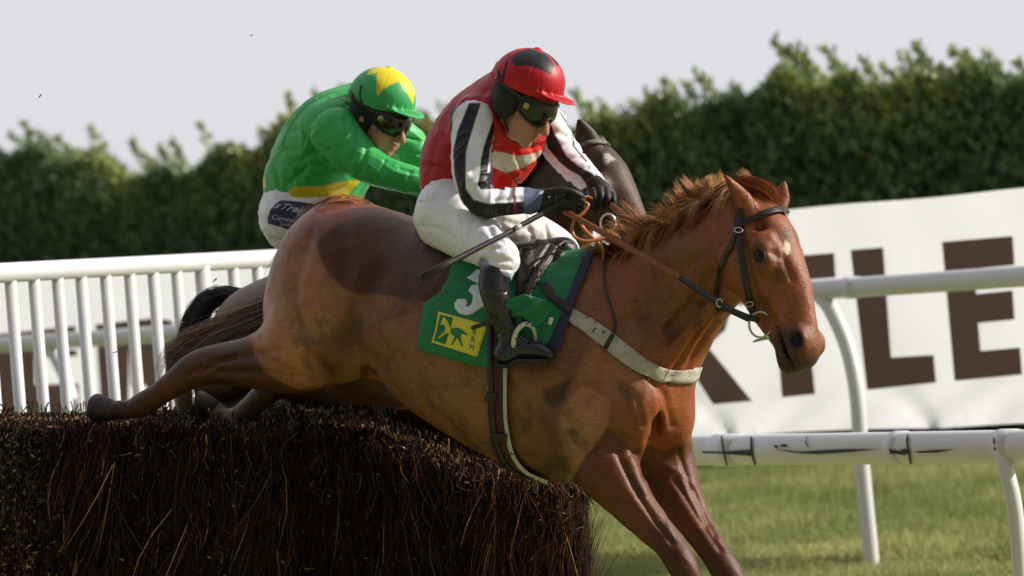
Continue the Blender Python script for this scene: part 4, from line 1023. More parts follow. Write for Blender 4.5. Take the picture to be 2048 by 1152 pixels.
def folds(v, n, specs, noise_amp=.003, f=9, seed=1, cr_=None):
    """specs: list of (polyline px, width px, depth m)"""
    px, py = pxof(v); out = v.copy()
    a = np.zeros(len(v))
    for pts, w, dep in specs:
        wv = 1.6*wob(v, 30, seed+4); a += dep*np.exp(-((segdist(px, py, pts)+wv)/w)**2)
    a -= .55*noise_amp*(1-2*np.abs(wob(v, f*1.5, seed))) + noise_amp*.5*wob(v, f*.6, seed+7)
    for (ang, fa, fl, amp) in (cr_ or []): a -= amp*crumple(v, ang, fa, fl, seed+int(ang) % 17)
    return v - n*a[:, None]
def head_frame(px, py, z, D, f, u):
    c = P(px, py, D+z); f = nrm(np.array(f, float)); u = np.array(u, float); u = nrm(u - f*(u@f)); s_ = np.cross(f, u); s_ = -s_ if s_[2] > 0 else s_
    E = np.array([f, s_, u]); return c, E, (lambda F_, S_, U_: c + f*F_ + s_*S_ + u*U_)
def build_head(Fd, c, E, hp_, neck):
    Fd.blob(c, (.096,.074,.100), .02, E)
    Fd.blob(hp_(.047,0,-.062), (.050,.056,.078), .03, E); Fd.blob(hp_(.042,0,-.112), (.046,.040,.038), .03, E)
    Fd.blob(hp_(.080,0,-.147), (.017,.020,.015), .02, E)
    for sg in (1, -1):
        Fd.blob(hp_(.062,.040*sg,-.078), (.026,.020,.022), .02, E); Fd.blob(hp_(.112,.012*sg,-.091), (.010,.007,.007), .006, E)
        Fd.blob(hp_(-.008,.076*sg,-.058), (.016,.008,.028), .006, E); Fd.cut(hp_(.092,.032*sg,-.038), E, (.014,.018,.012), .012)
        Fd.blob(hp_(.052,.045*sg,-.120), (.03,.015,.03), .03, E)
    Fd.blob(hp_(.088,0,-.020), (.016,.050,.012), .015, E)
    for t in np.linspace(0, 1, 6): Fd.blob(hp_(.094+.032*t,0,-.036-.050*t), (.012,.0085+.003*t,.012), .007, E)
    Fd.blob(hp_(.096,0,-.108), (.010,.021,.006), .008, E); Fd.blob(hp_(.093,0,-.122), (.010,.018,.006), .008, E)
    Fd.cut(hp_(.105,0,-.1145), E, (.010,.022,.0022), .003)
    rows = []
    for t, r in ((0, .056), (.5, .056), (1, .070)): q = hp_(-.025,0,-.085)*(1-t) + neck*t; rows.append(np.concatenate([q, [r, r], [1, 0, 0]]))
    Fd.rows(np.array(rows), .03)
def skin_col(v, c, E):
    q = (v - c) @ E.T; C = np.tile(np.array([.46, .23, .165]), (len(v), 1)); C = C*(1+.10*fbm(v, 30, 3))[:, None]
    lip = np.exp(-((q[:, 2]+.115)/.009)**2 - (q[:, 1]/.022)**2) * (q[:, 0] > .08); C = mix(C, [.38,.11,.10], lip*.75)
    ch = np.exp(-((q[:, 2]+.085)/.022)**2 - ((np.abs(q[:, 1])-.045)/.02)**2); C = mix(C, [.52,.20,.15], ch*.45)
    st = sstep(-.10, -.135, q[:, 2]); C = mix(C, [.30,.18,.14], st*.35)
    C = mix(C, [.05,.03,.02], (q[:, 2] > .03)*1.)          # hair under the helmet
    return mix(C, [.12,.08,.06], np.clip(wob(v, 150, 5)*3-2.3, 0, .6))
def build_helmet(parent, c, E, hp_, colfn, D, name='helmet', tilt=0):
    ca, sa = math.cos(math.radians(tilt)), math.sin(math.radians(tilt))
    E = np.array([E[0]*ca + E[2]*sa, E[1], E[2]*ca - E[0]*sa]); hp_ = lambda F_, S_, U_, E=E: c + E[0]*F_ + E[1]*S_ + E[2]*U_
    lo = c - .21; hi = c + .21; Fh = Field(lo, hi, .0034)
    Fh.blob(hp_(-.004,0,.022), (.117,.100,.103), .01, E); Fh.blob(hp_(-.045,0,-.0), (.071,.089,.074), .03, E)
    Fh.plane(hp_(.02,0,-.008), -E[2] + .10*E[0]*-1 - .0*E[1], .006)
    Fh.cut(hp_(0,0,-.02), E, (.098,.084,.085), .004)
    Ev = np.array([nrm(E[0]*1 - E[2]*.12), E[1], nrm(E[2] + E[0]*.12)])
    Fh.blob(hp_(.098,0,.006), (.069,.074,.006), .010, Ev)
    Fh.blob(hp_(-.006,0,.126), (.012,.012,.006), .006, E)
    v, q = Fh.mesh(2); n = vnormals(v, q); L = (v-c) @ E.T
    a = np.arctan2(L[:, 1], L[:, 0]); seam = np.exp(-(np.sin(a*3)/.10)**2)*.0010
    v = v + n*(.0011*fbm(v, 26, 5) - seam*(L[:, 2] > .02) + .0022*np.exp(-((L[:, 2]-.012)/.010)**2)*np.sin(a*38 + 3*np.sin(a*7)))[:, None]
    px, py = pxof(v); o = mk(name, v, q, m_silk, parent, color=colfn(px, py, v)); return o, v, q
def build_goggles(parent, hp_, helmet_bvh=None):
    A = np.linspace(-1.28, 1.28, 41); Bn = 11
    def pt(a, b, r=0):
        x = abs(a)/1.28; top = .002 - .006*x; nose = .020*math.exp(-(a/.20)**2); bot = -.076 + nose + .024*x**3
        U = top*(1-b) + bot*b; bulge = .012*math.sin(math.pi*b)
        return hp_((.100+bulge+r)*math.cos(a)**.8 + .010 if abs(a) < 1.5 else .01, (.079+bulge*.6+r)*math.sin(a), U)
    V = []; F = []
    for a in A:
        for j in range(Bn): V.append(pt(a, j/(Bn-1)))
    n0 = len(V)
    for a in A:
        for j in range(Bn): V.append(pt(a, j/(Bn-1), -.004))
    for i in range(len(A)-1):
        for j in range(Bn-1): k = i*Bn+j; F += [(k, k+1, k+Bn+1, k+Bn), (n0+k, n0+k+Bn, n0+k+Bn+1, n0+k+1)]
    g = mk('goggles', V, F, m_lens, parent)
    rim = [pt(a, 0, .002) for a in A] + [pt(1.28, b, .002) for b in (.25,.5,.75)] + [pt(a, 1, .002) for a in A[::-1]] + [pt(-1.28, b, .002) for b in (.75,.5,.25)]
    v, f = tube(rim + rim[:1], .0042, 8, False); mk('goggle_rim', v, f, m_gogf, g)
    d = pt(1.12, .42, .004); d2 = pt(1.12, .42, .010); v, f = tube([d, d2], [.0105, .009], 18); mk('strap_stud', v, f, m_gold, g)
    for sg in (1, -1):
        pts = [pt(1.25*sg, .3), hp_(-.03, .098*sg, -.006), hp_(-.075, .088*sg, .012), hp_(-.125, .03*sg, .018)]
        v, f = strap3(pts, .016, .003, hp_(0,0,1)-hp_(0,0,0)); mk('elastic_strap', v, f, m_gogf, g)
    return g
def build_hood(parent, c, E, hp_, ears=False):
    Fh = Field(c-.17, c+.17, .005)
    Fh.blob(hp_(-.008,0,-.012), (.103,.083,.085), .02, E); Fh.blob(hp_(-.026,0,-.058), (.066,.084,.070), .02, E)
    if ears:
        for sg in (1, -1): Fh.blob(hp_(-.004,.074*sg,-.060), (.034,.022,.042), .02, E)
    for sg in (1, -1):
        rows = [np.concatenate([hp_(*q), [.009, .005], E[0]]) for q in [(.0,.080*sg,-.07),(.018,.072*sg,-.105),(.045,.050*sg,-.140),(.062,.020*sg,-.160)]]; Fh.rows(np.array(rows), .01)
    v, q = Fh.mesh(2); return mk('hood', v, q, m_hood, parent)
def finger(Fd, pts, r, D):
    rows = []
    for i, (x, y, z) in enumerate(pts):
        rr = r*(1 - .10*i); rows.append(np.concatenate([P(x, y, D+z), [rr, rr], [.3, 1, .2]]))
    Fd.rows(np.array(rows), .003, 1.0)

# ---------------- rider in red
r1 = thing('person', P(900, 470, 14.15), 'jockey in red silks with black and white striped sleeves riding the chestnut horse', 'person')
c1, E1, hp1 = head_frame(1056, 178, -.07, D0, (.72,-.50,-.48), (.44,.86,-.24))
B = Field.around(820, 100, 1245, 760, -.52, .62, .0048)
build_head(B, c1, E1, hp1, P(1005, 215, 14.06))
TOR = [(842,352,1000,392, .20,85), (848,290,1030,372, .17,95), (882,230,1072,330, .13,108), (932,182,1085,282, .10,118), (978,152,1085,238, .07,100), (1008,146,1085,206, .05,58)]
ARMN = [(950,240,-.05,43,40), (942,300,-.10,40,35), (946,358,-.14,37,33), (966,402,-.16,32,30), (1010,404,-.15,27,25), (1052,402,-.13,24,22), (1078,402,-.12,21,19)]
ARMF = [(1094,245,.20,36,38), (1118,293,.20,34,32), (1149,333,.15,29,28), (1178,360,.08,24,23), (1196,376,.04,19,19)]
LEGN = [(897,432,.06,66,66), (930,455,-.02,62,58), (975,488,-.14,46,46), (1003,514,-.22,38,38), (998,540,-.235,32,31)]
LEGF = [(950,432,.24,58,52), (1040,462,.32,48,46), (1118,496,.37,36,36), (1130,530,.37,32,32), (1118,600,.37,28,28), (1100,690,.37,22,22)]
def shrink(st, k): return [tuple(q[:-2]) + (q[-2]*k, q[-1]*k) if len(q) == 5 else tuple(q[:4]) + (q[4], q[5]*k) for q in st]
def inset(st, t): 
    o = []
    for (x1, y1, x2, y2, z, w) in st: o.append((x1+(x2-x1)*t, y1+(y2-y1)*t, x2-(x2-x1)*t, y2-(y2-y1)*t, z, w*(1-1.6*t)))
    return o
B.chain(inset(TOR, .13), .03, .8); B.chain(shrink(ARMN, .72), .02); B.chain(shrink(ARMF, .72), .02)
B.chain(shrink(LEGN + [(995,590,-.25,26,25), (1012,650,-.25,22,20), (1024,690,-.25,18,18)], .78), .03); B.chain(shrink(LEGF, .78), .03)
B.blob(P(897,425,14.15), (.085,.09,.12), .05)
v, q = B.mesh(2); mk('body', v, q, m_skin, r1, color=skin_col(v, c1, E1))
# jacket
J = Field.around(815, 125, 1110, 420, -.15, .36, .0042)
J.chain(TOR, .03, .8); J.blob(P(948,226,13.98), (.06,.05,.05), .05); J.blob(P(1088,235,14.2), (.05,.05,.05), .05)
J.cut(c1 + E1[0]*.01 + E1[2]*-.02, E1, (.105,.088,.125), .012)
Jv, Jq = J.mesh(2); Jn = vnormals(Jv, Jq)
Jv = folds(Jv, Jn, [([(850,330),(900,340),(925,372)], 7, .007), ([(870,255),(900,290),(905,350)], 8, .008), ([(990,165),(960,200),(915,215)], 7, .005), ([(985,350),(1010,335),(1040,372)], 5, .008), ([(1030,300),(1045,340)], 5, .007),
    ([(1000,295),(1035,300),(1080,292)], 5, .006), ([(1060,285),(1075,320)], 5, .006), ([(900,230),(870,300),(860,350)], 9, .004), ([(940,190),(985,180),(1000,215)], 6, .004)], .003, 10, 2, [(60, 75, 9, .005), (15, 80, 12, .003)])
jx, jy = pxof(Jv)
C = np.tile(lin('#a80f22'), (len(Jv), 1)); fr_ = Jv[:, 2] < 14.10
C = mix(C, lin('#c9150f'), sstep(965, 1000, jx)*sstep(240, 300, jy)*fr_*.9)
C = mix(C, lin('#cfc6b4'), (1-sstep(-1.5, 1.5, polysd(jx, jy, [(975,312),(990,302),(1012,306),(1030,312),(1060,309),(1090,298),(1072,320),(1045,336),(1012,346),(985,334)])))*fr_)
C = mix(C, lin('#14141c'), (1-sstep(-1.5, 1.5, polysd(jx, jy, [(900,222),(912,212),(906,260),(900,262)])))*fr_)
jk = mk('jacket', Jv, Jq, m_silk, r1, color=C)
def sleeve(st, box, paint, specs, parent, D=D0, seed=3, amp=.004, cr_=((-20, 120, 26, .007), (35, 110, 30, .006))):
    Fs = Field.around(*box, .0036, D); Fs.chain(st, .02, D=D); v, q = Fs.mesh(2); n = vnormals(v, q)
    v = folds(v, n, specs, amp*.6, 16, seed, cr_); px, py = pxof(v); return mk('sleeve', v, q, m_silk, parent, color=paint(px, py, v)), v, q
def inp(px, py, poly, s_=1.2): return 1 - sstep(-s_, s_, polysd(px, py, poly))
def p_near(px, py, v):
    C = np.tile(np.array([.78,.78,.88]), (len(v), 1))
    bk = np.array([.012,.012,.016])
    C = mix(C, bk, inp(px, py, [(938,206),(962,206),(948,250),(938,282),(932,305),(931,355),(932,378),(947,399),(975,407),(1023,405),(1050,402),(1050,440),(985,440),(945,432),(922,400),(909,350),(906,302),(915,262)]))
    C = mix(C, bk, inp(px, py, [(990,228),(1015,250),(1010,380),(985,378),(962,379),(955,370),(960,344),(962,318),(967,295),(978,262)]) * (1-.9*inp(px, py, [(992,255),(980,300),(975,345),(979,345),(984,300),(997,262)], 2)))
    C = mix(C, np.array([.03,.035,.09]), inp(px, py, [(880,200),(908,214),(903,262),(900,300),(902,345),(880,345)]))
    C = mix(C, lin('#7d2740'), inp(px, py, [(1025,370),(1031,370),(1034,440),(1028,440)]))
    C = mix(C, lin('#5b6585'), inp(px, py, [(1047,360),(1100,360),(1100,440),(1047,440)]))
    return C
def p_far(px, py, v):
    C = np.tile(np.array([.82,.82,.88]), (len(v), 1)); bk = np.array([.012,.012,.016])
    C = mix(C, bk, inp(px, py, [(1080,225),(1100,240),(1107,262),(1120,287),(1133,312),(1158,333),(1185,347),(1198,363),(1205,385),(1180,380),(1172,368),(1160,352),(1135,338),(1116,321),(1095,296),(1088,262)]))
    C = mix(C, bk, inp(px, py, [(1085,308),(1100,335),(1118,356),(1150,385),(1180,372),(1190,390),(1150,400),(1080,340)]))
    C = mix(C, np.array([.10,.10,.10]), inp(px, py, [(1118,224),(1121,224),(1147,262),(1150,292),(1160,305),(1175,322),(1173,326),(1155,305),(1145,292),(1143,265)]))
    return C
sleeve(ARMN, (880, 170, 1110, 450, -.30, .06), p_near, [([(985,285),(950,300)],4,.005), ([(985,330),(945,345)],5,.006), ([(985,360),(950,375),(935,395)],5,.007), ([(1000,378),(985,425)],5,.005), ([(1020,380),(1012,425)],4,.003), ([(915,280),(940,330)],6,.004), ([(990,400),(1040,398)],4,.004), ([(975,250),(945,260)],4,.004)], jk)
sleeve(ARMF, (1050, 195, 1220, 410, -.02, .32), p_far, [([(1095,262),(1130,270)],4,.005), ([(1100,298),(1145,285)],4,.006), ([(1108,325),(1160,312)],4,.006), ([(1125,345),(1175,335)],4,.006), ([(1140,365),(1190,350)],3.5,.006)], jk, amp=.005)
# breeches
K = Field.around(815, 350, 1180, 590, -.34, .52, .0044)
K.chain(LEGN, .05); K.chain(LEGF[:4], .05); K.blob(P(897,425,14.15), (.098,.105,.135), .06)
K.chain([(868,362,965,392,.18,80), (856,392,960,425,.17,85)], .04)
Kv, Kq = K.mesh(2); Kn = vnormals(Kv, Kq)
Kv = folds(Kv, Kn, [([(838,405),(870,400),(905,418)],3.5,.005), ([(843,452),(880,456),(912,482)],3.5,.005), ([(925,405),(965,430),(985,470)],6,.007), ([(985,432),(1020,470),(1035,510)],7,.010), ([(1005,440),(1060,460)],5,.005),
   ([(1050,430),(1065,480)],4,.004), ([(1090,450),(1098,490)],4,.005), ([(960,500),(1010,495)],5,.006), ([(965,520),(1022,522)],5,.006), ([(975,535),(1022,540)],4,.005), ([(1000,480),(1030,500)],4,.004)], .002, 12, 6, [(-28, 90, 10, .0048), (-60, 95, 14, .0022)])
bx_, by_ = pxof(Kv)
mb = fabric('breeches_fabric', .55, sp=.35, dirt=(70, .75, (.38, .33, .28)))
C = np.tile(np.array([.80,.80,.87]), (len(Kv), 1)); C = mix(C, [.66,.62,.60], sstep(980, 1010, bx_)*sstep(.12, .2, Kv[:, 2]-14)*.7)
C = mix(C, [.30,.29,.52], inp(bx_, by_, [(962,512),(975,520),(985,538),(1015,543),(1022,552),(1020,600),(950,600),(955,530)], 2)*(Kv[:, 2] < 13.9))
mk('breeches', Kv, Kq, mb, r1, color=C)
# boots
def boot(spec, foot, sole, box, parent, D=D0):
    Fb = Field.around(*box, .0042, D); Fb.chain(spec, .015, D=D); Fb.chain(foot, .02, D=D)
    v, q = Fb.mesh(2); n = vnormals(v, q); v = folds(v, n, [([(975,590),(1010,583)],2.2,.004), ([(1000,655),(1035,648)],3,.004), ([(995,668),(1035,662)],3,.004), ([(1030,690),(1060,682)],4,.003)], .0015, 14, 8)
    b = mk('boot', v, q, m_boot, parent)
    v, f = strap3([P(*a[:2], D+a[2]) for a in sole], .068, .012, (.1, 0, 1)); mk('sole', v, f, mat('sole', (.012,.012,.012), .6), b); return b, 
boot([(990,547,-.242,31,29), (988,575,-.25,30,28), (997,610,-.255,28,27), (1010,648,-.255,24,23), (1020,685,-.255,24,22), (1014,708,-.255,24,20)],
     [(1008,712,-.255,22,19), (1038,697,-.26,23,20), (1070,700,-.27,19,20), (1096,708,-.275,13,17), (1106,712,-.275,7,10)],
     [(992,730,-.255), (1015,732,-.255), (1035,722,-.26), (1065,722,-.27), (1098,722,-.275)], (950, 530, 1125, 750, -.36, -.16), r1)
boot([(1128,552,.37,30,28), (1120,610,.38,26,25), (1106,670,.38,22,22), (1098,700,.38,22,20)], [(1096,712,.38,20,18), (1130,708,.38,19,18), (1165,716,.37,12,15)],
     [(1082,730,.38), (1110,732,.38), (1160,730,.37)], (1070, 530, 1190, 750, .28, .48), r1)
# gloves
def near_glove(parent):
    Fg = Field.around(1055, 360, 1195, 455, -.22, .02, .0028)
    Fg.chain([(1072,402,-.12,23,21), (1095,401,-.115,25,20), (1122,399,-.115,25,18), (1142,401,-.115,21,15)], .012)
    for i, y in enumerate((386, 396, 406, 415)):
        k = (1, 1.04, .98, .85)[i]; z = -.125 + i*.004
        finger(Fg, [(1134,y,z), (1134+20*k,y+1,z-.012), (1134+31*k,y+8,z), (1134+30*k,y+17,z+.022), (1134+18*k,y+21,z+.034)], (.0112,.0115,.011,.0098)[i], D0)
    finger(Fg, [(1098,386,-.15), (1122,381,-.158), (1146,384,-.160), (1160,392,-.150)], .0125, D0)
    v, q = Fg.mesh(1); return mk('glove', v, q, m_glove, parent)
g1 = near_glove(r1)
v, f = tube([P(1099,393,13.846), P(1099,393,13.842)], .0045, 12); mk('press_stud', v, f, m_steel, g1)
v, f = strap3([P(1110,380,13.842), P(1112,392,13.84), P(1113,404,13.842)], .003, .0015); mk('seam', v, f, mat('glove_seam', (.12,.12,.12), .6), g1)
Fg = Field.around(1160, 345, 1260, 450, -.10, .14, .0028)
Fg.chain([(1190,368,.04,19,18), (1200,382,.025,23,19), (1209,396,.02,25,20), (1212,408,.025,22,18)], .012)
for i, x in enumerate((1187, 1200, 1213, 1225)):
    y = (381, 377, 380, 388)[i]; k = (.95, 1.05, 1, .85)[i]
    finger(Fg, [(x,y,-.005), (x+2,y+13*k,-.030), (x+1,y+27*k,-.030), (x-3,y+36*k,-.012), (x-8,y+33*k,.008)], (.0112,.0115,.011,.0098)[i], D0)
finger(Fg, [(1190,385,.0), (1180,398,-.012), (1183,413,-.018), (1194,421,-.018)], .0120, D0)
v, q = Fg.mesh(1); mk('glove', v, q, m_glove, r1)
BK = lin('#15161b')
def hcol1(px, py, v):
    C = np.tile(lin('#b51024'), (len(v), 1)); L = (v-c1) @ E1.T
    C = mix(C, lin('#c71312'), sstep(.05, .0, L[:, 2])*.7)
    C = mix(C, BK, inp(px, py, [(1021,118),(1034,104),(1060,96),(1092,108),(1110,130),(1102,150),(1088,143),(1072,136),(1055,131),(1029,132)], 1))
    C = mix(C, BK, (L[:, 2] > .112)*(L[:, 1] < -.0)*1.); return C
ho, hv, hq = build_helmet(r1, c1, E1, hp1, hcol1, D0, tilt=12)
hb = bvh_of(hv, hq); v, f = drape(ribbon_poly([(1014,122),(1006,150),(1004,175),(1006,188)], 3.5), hb, .002, 4, .002); mk('elastic_band', v, f, m_gogf, ho)
build_hood(r1, c1, E1, hp1, True); build_goggles(r1, hp1)

# ---------------- rider in green
def q3(x, y, z): return P(x, y, D2+z)
r2 = thing('person', q3(600, 480, .3), 'jockey in green and yellow silks bent forward behind the red rider', 'person')
c2, E2, hp2 = head_frame(764, 209, .02, D2, (.76,-.36,-.54), (.30,.93,-.2))
TOR2 = [(530,368,690,402, .34,88), (532,328,722,392, .30,98), (560,268,735,372, .25,110), (603,214,748,325, .20,120), (652,197,757,275, .16,108), (698,196,757,240, .12,58)]
ARM2N = [(668,262,.00,50,46), (706,306,-.05,43,38), (752,338,-.08,34,31), (806,356,-.09,28,26), (862,369,-.08,25,23), (915,380,-.06,21,20)]
ARM2F = [(770,252,.30,42,42), (815,290,.32,38,34), (845,330,.30,32,30), (890,362,.24,26,24), (930,384,.16,21,20)]
LEG2N = [(600,436,.26,76,78), (670,452,.14,60,58), (745,480,.02,46,46), (800,505,-.04,38,38), (790,545,-.05,32,31)]
LEG2F = [(620,440,.42,66,60), (740,470,.48,50,48), (850,510,.50,38,38), (850,560,.50,32,32)]
B = Field.around(505, 120, 960, 800, -.35, .75, .0062, D2)
build_head(B, c2, E2, hp2, q3(700, 240, .14)); B.chain(inset(TOR2, .13), .03, .8, D=D2)
B.chain(shrink(ARM2N, .74), .02, D=D2); B.chain(shrink(ARM2F, .74), .02, D=D2); B.chain(shrink(LEG2N + [(785,620,-.06,26,25), (800,700,-.06,20,20)], .78), .03, D=D2); B.chain(shrink(LEG2F + [(850,640,.5,26,25), (860,710,.5,20,20)], .78), .03, D=D2)
v, q = B.mesh(2); mk('body', v, q, m_skin, r2, color=skin_col(v, c2, E2))
J = Field.around(505, 170, 800, 440, -.12, .52, .0048, D2)
J.chain(TOR2, .03, .8, D=D2); J.blob(q3(662,255,.04), (.085,.07,.06), .06); J.blob(q3(762,250,.28), (.06,.06,.06), .06)
J.cut(c2 + E2[0]*.012 - E2[2]*.02, E2, (.105,.090,.125), .012)
Jv, Jq = J.mesh(2); Jn = vnormals(Jv, Jq)
Jv = folds(Jv, Jn, [([(545,330),(560,360),(575,385)],6,.008), ([(535,310),(548,345),(558,372)],4,.006), ([(700,210),(660,240),(640,290)],8,.007), ([(600,320),(640,300),(690,330)],8,.010), ([(575,370),(620,330),(700,340)],8,.008), ([(720,215),(735,250),(760,290)],6,.006),
   ([(590,260),(620,280),(640,330)],7,.006), ([(640,372),(660,400)],4,.006), ([(560,300),(600,300)],6,.006), ([(655,215),(690,225),(720,262)],6,.005)], .003, 10, 12, [(32, 62, 7, .0065), (-20, 60, 7, .004)])
jx, jy = pxof(Jv); C = np.tile(lin('#32a853'), (len(Jv), 1)); frn = Jv[:, 2] < D2+.3
C = mix(C, lin('#c9b414'), inp(jx, jy, [(563,405),(575,385),(590,373),(640,372),(690,362),(725,358),(712,372),(700,385),(680,402),(672,425),(560,425)])*frn)
C = mix(C, lin('#d8cc20'), inp(jx, jy, [(515,345),(528,352),(533,372),(520,380)]))
C = mix(C, lin('#d9cc30'), inp(jx, jy, [(742,296),(760,302),(754,318),(738,316)], 2)*frn)
jk2 = mk('jacket', Jv, Jq, m_silk, r2, color=C)
def p_green(px, py, v): return np.tile(lin('#36ae58'), (len(v), 1))
sleeve(ARM2N, (610, 200, 950, 420, -.22, .12), p_green, [([(690,240),(680,300)],6,.008), ([(715,265),(700,320)],5,.008), ([(735,290),(720,345)],5,.007), ([(770,320),(755,365)],4,.004), ([(800,338),(850,352)],4,.004), ([(660,300),(700,345)],5,.006), ([(820,345),(812,378)],4,.003)], jk2, D2, 5, .004, [(-20, 90, 10, .006), (60, 80, 12, .003)])
sleeve(ARM2F, (720, 200, 960, 420, .05, .46), p_green, [([(800,270),(835,280)],5,.006), ([(820,310),(860,310)],5,.006)], jk2, D2, 9, .004, [(-20, 90, 10, .005)])
K = Field.around(505, 355, 900, 600, -.16, .66, .0062, D2)
K.chain(LEG2N, .05, D=D2); K.chain(LEG2F, .05, D=D2); K.chain([(534,372,680,400,.32,88), (530,392,660,440,.32,92)], .04, D=D2); K.blob(q3(592,436,.3), (.115,.095,.15), .05)
Kv, Kq = K.mesh(2); Kn = vnormals(Kv, Kq)
Kv = folds(Kv, Kn, [([(545,478),(580,485),(612,460)],4,.005)], .002, 12, 16, [(-15, 90, 10, .005)])
mk('breeches', Kv, Kq, mb, r2, color=np.tile(np.array([.80,.80,.88]), (len(Kv), 1)))
KB = bvh_of(Kv, Kq)
boot([(790,548,-.05,31,29), (786,600,-.06,28,27), (796,660,-.06,23,22), (804,700,-.06,22,20)], [(800,712,-.06,22,19), (832,704,-.065,20,19), (880,716,-.07,10,12)],
     [(784,730,-.06), (820,730,-.06), (872,730,-.07)], (750, 530, 900, 750, -.18, .06), r2, D2)
Fg = Field.around(890, 350, 990, 430, -.16, .08, .004, D2)
Fg.chain([(912,380,-.06,22,20), (940,386,-.06,24,18)], .012, D=D2)
for i in range(4): finger(Fg, [(945,374+i*8,-.065), (962,376+i*8,-.075), (970,384+i*8,-.06), (960,392+i*8,-.04)], .0105, D2)
finger(Fg, [(920,368,-.085), (940,364,-.09), (956,370,-.088)], .0118, D2)
v, q = Fg.mesh(1); mk('glove', v, q, m_glove, r2)
Fg = Field.around(900, 350, 1000, 430, .06, .28, .004, D2)
Fg.chain([(925,384,.16,22,20), (950,388,.15,24,18)], .012, D=D2)
for i in range(4): finger(Fg, [(954,376+i*8,.15), (970,378+i*8,.14), (978,386+i*8,.15), (968,394+i*8,.17)], .0105, D2)
finger(Fg, [(930,370,.13), (950,366,.13), (964,372,.13)], .0118, D2)
v, q = Fg.mesh(1); mk('glove', v, q, m_glove, r2)
def hcol2(px, py, v):
    C = np.tile(lin('#3aa862'), (len(v), 1)); Y = lin('#e2cf22')
    C = mix(C, Y, inp(px, py, [(754,192),(753,150),(762,134),(795,132),(815,144),(832,172),(826,210),(815,186),(797,163),(776,172)], 1))
    C = mix(C, Y, inp(px, py, [(733,150),(742,138),(765,132),(757,146)], 1)); return C
ho, hv, hq = build_helmet(r2, c2, E2, hp2, hcol2, D2, tilt=4)
hb = bvh_of(hv, hq); v, f = drape(ribbon_poly([(722,170),(720,190),(724,208),(732,220)], 3.5), hb, .002, 4, .002); mk('elastic_band', v, f, m_gogf, ho)
build_hood(r2, c2, E2, hp2); build_goggles(r2, hp2)
# sponsor patch
m_navy = mat('navy_patch', (.012,.013,.055), .5); m_ptxt = mat('patch_lettering', (.50,.50,.72), .5)
v, f = drape([(536,436),(541,420),(552,408),(562,401),(600,404),(640,411),(700,424),(720,445),(700,470),(640,470),(600,462),(570,456),(537,447)], KB, .004, 6, .002); patch_o = mk('sponsor_patch', v, f, m_navy, r2)
def decal_text(txt, quad, bvh, off, m, parent, name, shear=0, bold=.0, wide=None):
    cu = bpy.data.curves.new('t', 'FONT'); cu.body = txt; cu.shear = shear; cu.offset = bold; cu.resolution_u = 3
    ob = bpy.data.objects.new('t', cu); COL.objects.link(ob); me = bpy.data.meshes.new_from_object(ob.evaluated_get(bpy.context.evaluated_depsgraph_get()))
    co = np.array([v.co[:2] for v in me.vertices]); F = [tuple(p.vertices) for p in me.polygons]
    bpy.data.objects.remove(ob); bpy.data.curves.remove(cu); bpy.data.meshes.remove(me)
    lo, hi = co.min(0), co.max(0); uv = (co-lo)/(hi-lo); (x0,y0),(x1,y1),(x2,y2),(x3,y3) = quad   # bl, br, tr, tl
    V = []
    for u_, w_ in uv:
        x = (1-u_)*(1-w_)*x0 + u_*(1-w_)*x1 + u_*w_*x2 + (1-u_)*w_*x3; y = (1-u_)*(1-w_)*y0 + u_*(1-w_)*y1 + u_*w_*y2 + (1-u_)*w_*y3
        V.append(hit(bvh, x, y, off, D0)[0])
    return mk(name, V, F, m, parent)
decal_text('sTraightline', [(544,419),(668,447),(676,428),(558,405)], KB, .0085, m_ptxt, patch_o, 'lettering', .25, .015)
decal_text('Construction', [(546,438),(628,452),(629,443),(547,429)], KB, .0085, m_ptxt, patch_o, 'lettering', .1)
decal_text('London', [(562,451),(590,455),(590,447),(562,443)], KB, .0085, m_ptxt, patch_o, 'lettering', .1)
# ================================================================= TACK of the chestnut
m_green = mat('saddlecloth_green', (.012, .19, .075), .7, noise=[(30, .88, 1.1)], bump=(45, .5, .004), bump2=(300, .3, .001))
m_navyb = mat('navy_binding', (.015, .017, .06), .6)
m_white = mat('white_print', (.74, .78, .88), .6); m_yel = mat('yellow_print', (.74, .66, .05), .6); m_grn2 = mat('green_print', (.012, .20, .08), .7)
def rel(px, py): return .004*np.sin(px*.06+py*.03) * .6 + .003*np.sin(py*.09 - px*.02)
# number cloth with navy border pad
sct = thing('saddle_cloth', P(1000, 700, 13.9), 'green racing number cloth with a yellow horse emblem and white 3 under the saddle', 'saddle cloth')
CL = [(905,532),(960,515),(1060,500),(1130,505),(1180,500),(1172,528),(1150,580),(1128,640),(1105,690),(1060,705),(1020,730),(985,737),(940,728),(880,712),(837,697),(842,655),(850,608),(862,600),(883,585),(897,560)]
v, f = drape(CL, HB1, .012, 8, .004, relief=rel); cl = mk('cloth', v, f, m_green, sct)
CB = bvh_of(v, f)
v, f = drape([(1172,500),(1190,500),(1180,535),(1158,590),(1138,645),(1120,700),(1100,704),(1098,688),(1120,640),(1142,582),(1162,532)], HB1, .018, 7, .004); mk('navy_border', v, f, m_navyb, sct)
v, f = drape([(1101,634),(1107,637),(1102,652),(1096,649)], CB, .016, 5, .001); mk('care_label', v, f, m_white, sct)
N3 = [[(933,556),(945,548),(953,538),(975,545),(980,560),(955,568),(945,562)],
      [(943,571),(955,569),(975,575),(980,600),(970,612),(957,620),(945,629),(932,631),(918,627),(910,617),(909,607),(916,598),(933,598),(936,607),(932,612),(937,614),(943,609),(946,598),(946,590),(937,582)]]
for k in N3: v, f = drape(k, CB, .0022, 7, .001); mk('number', v, f, m_white, sct)
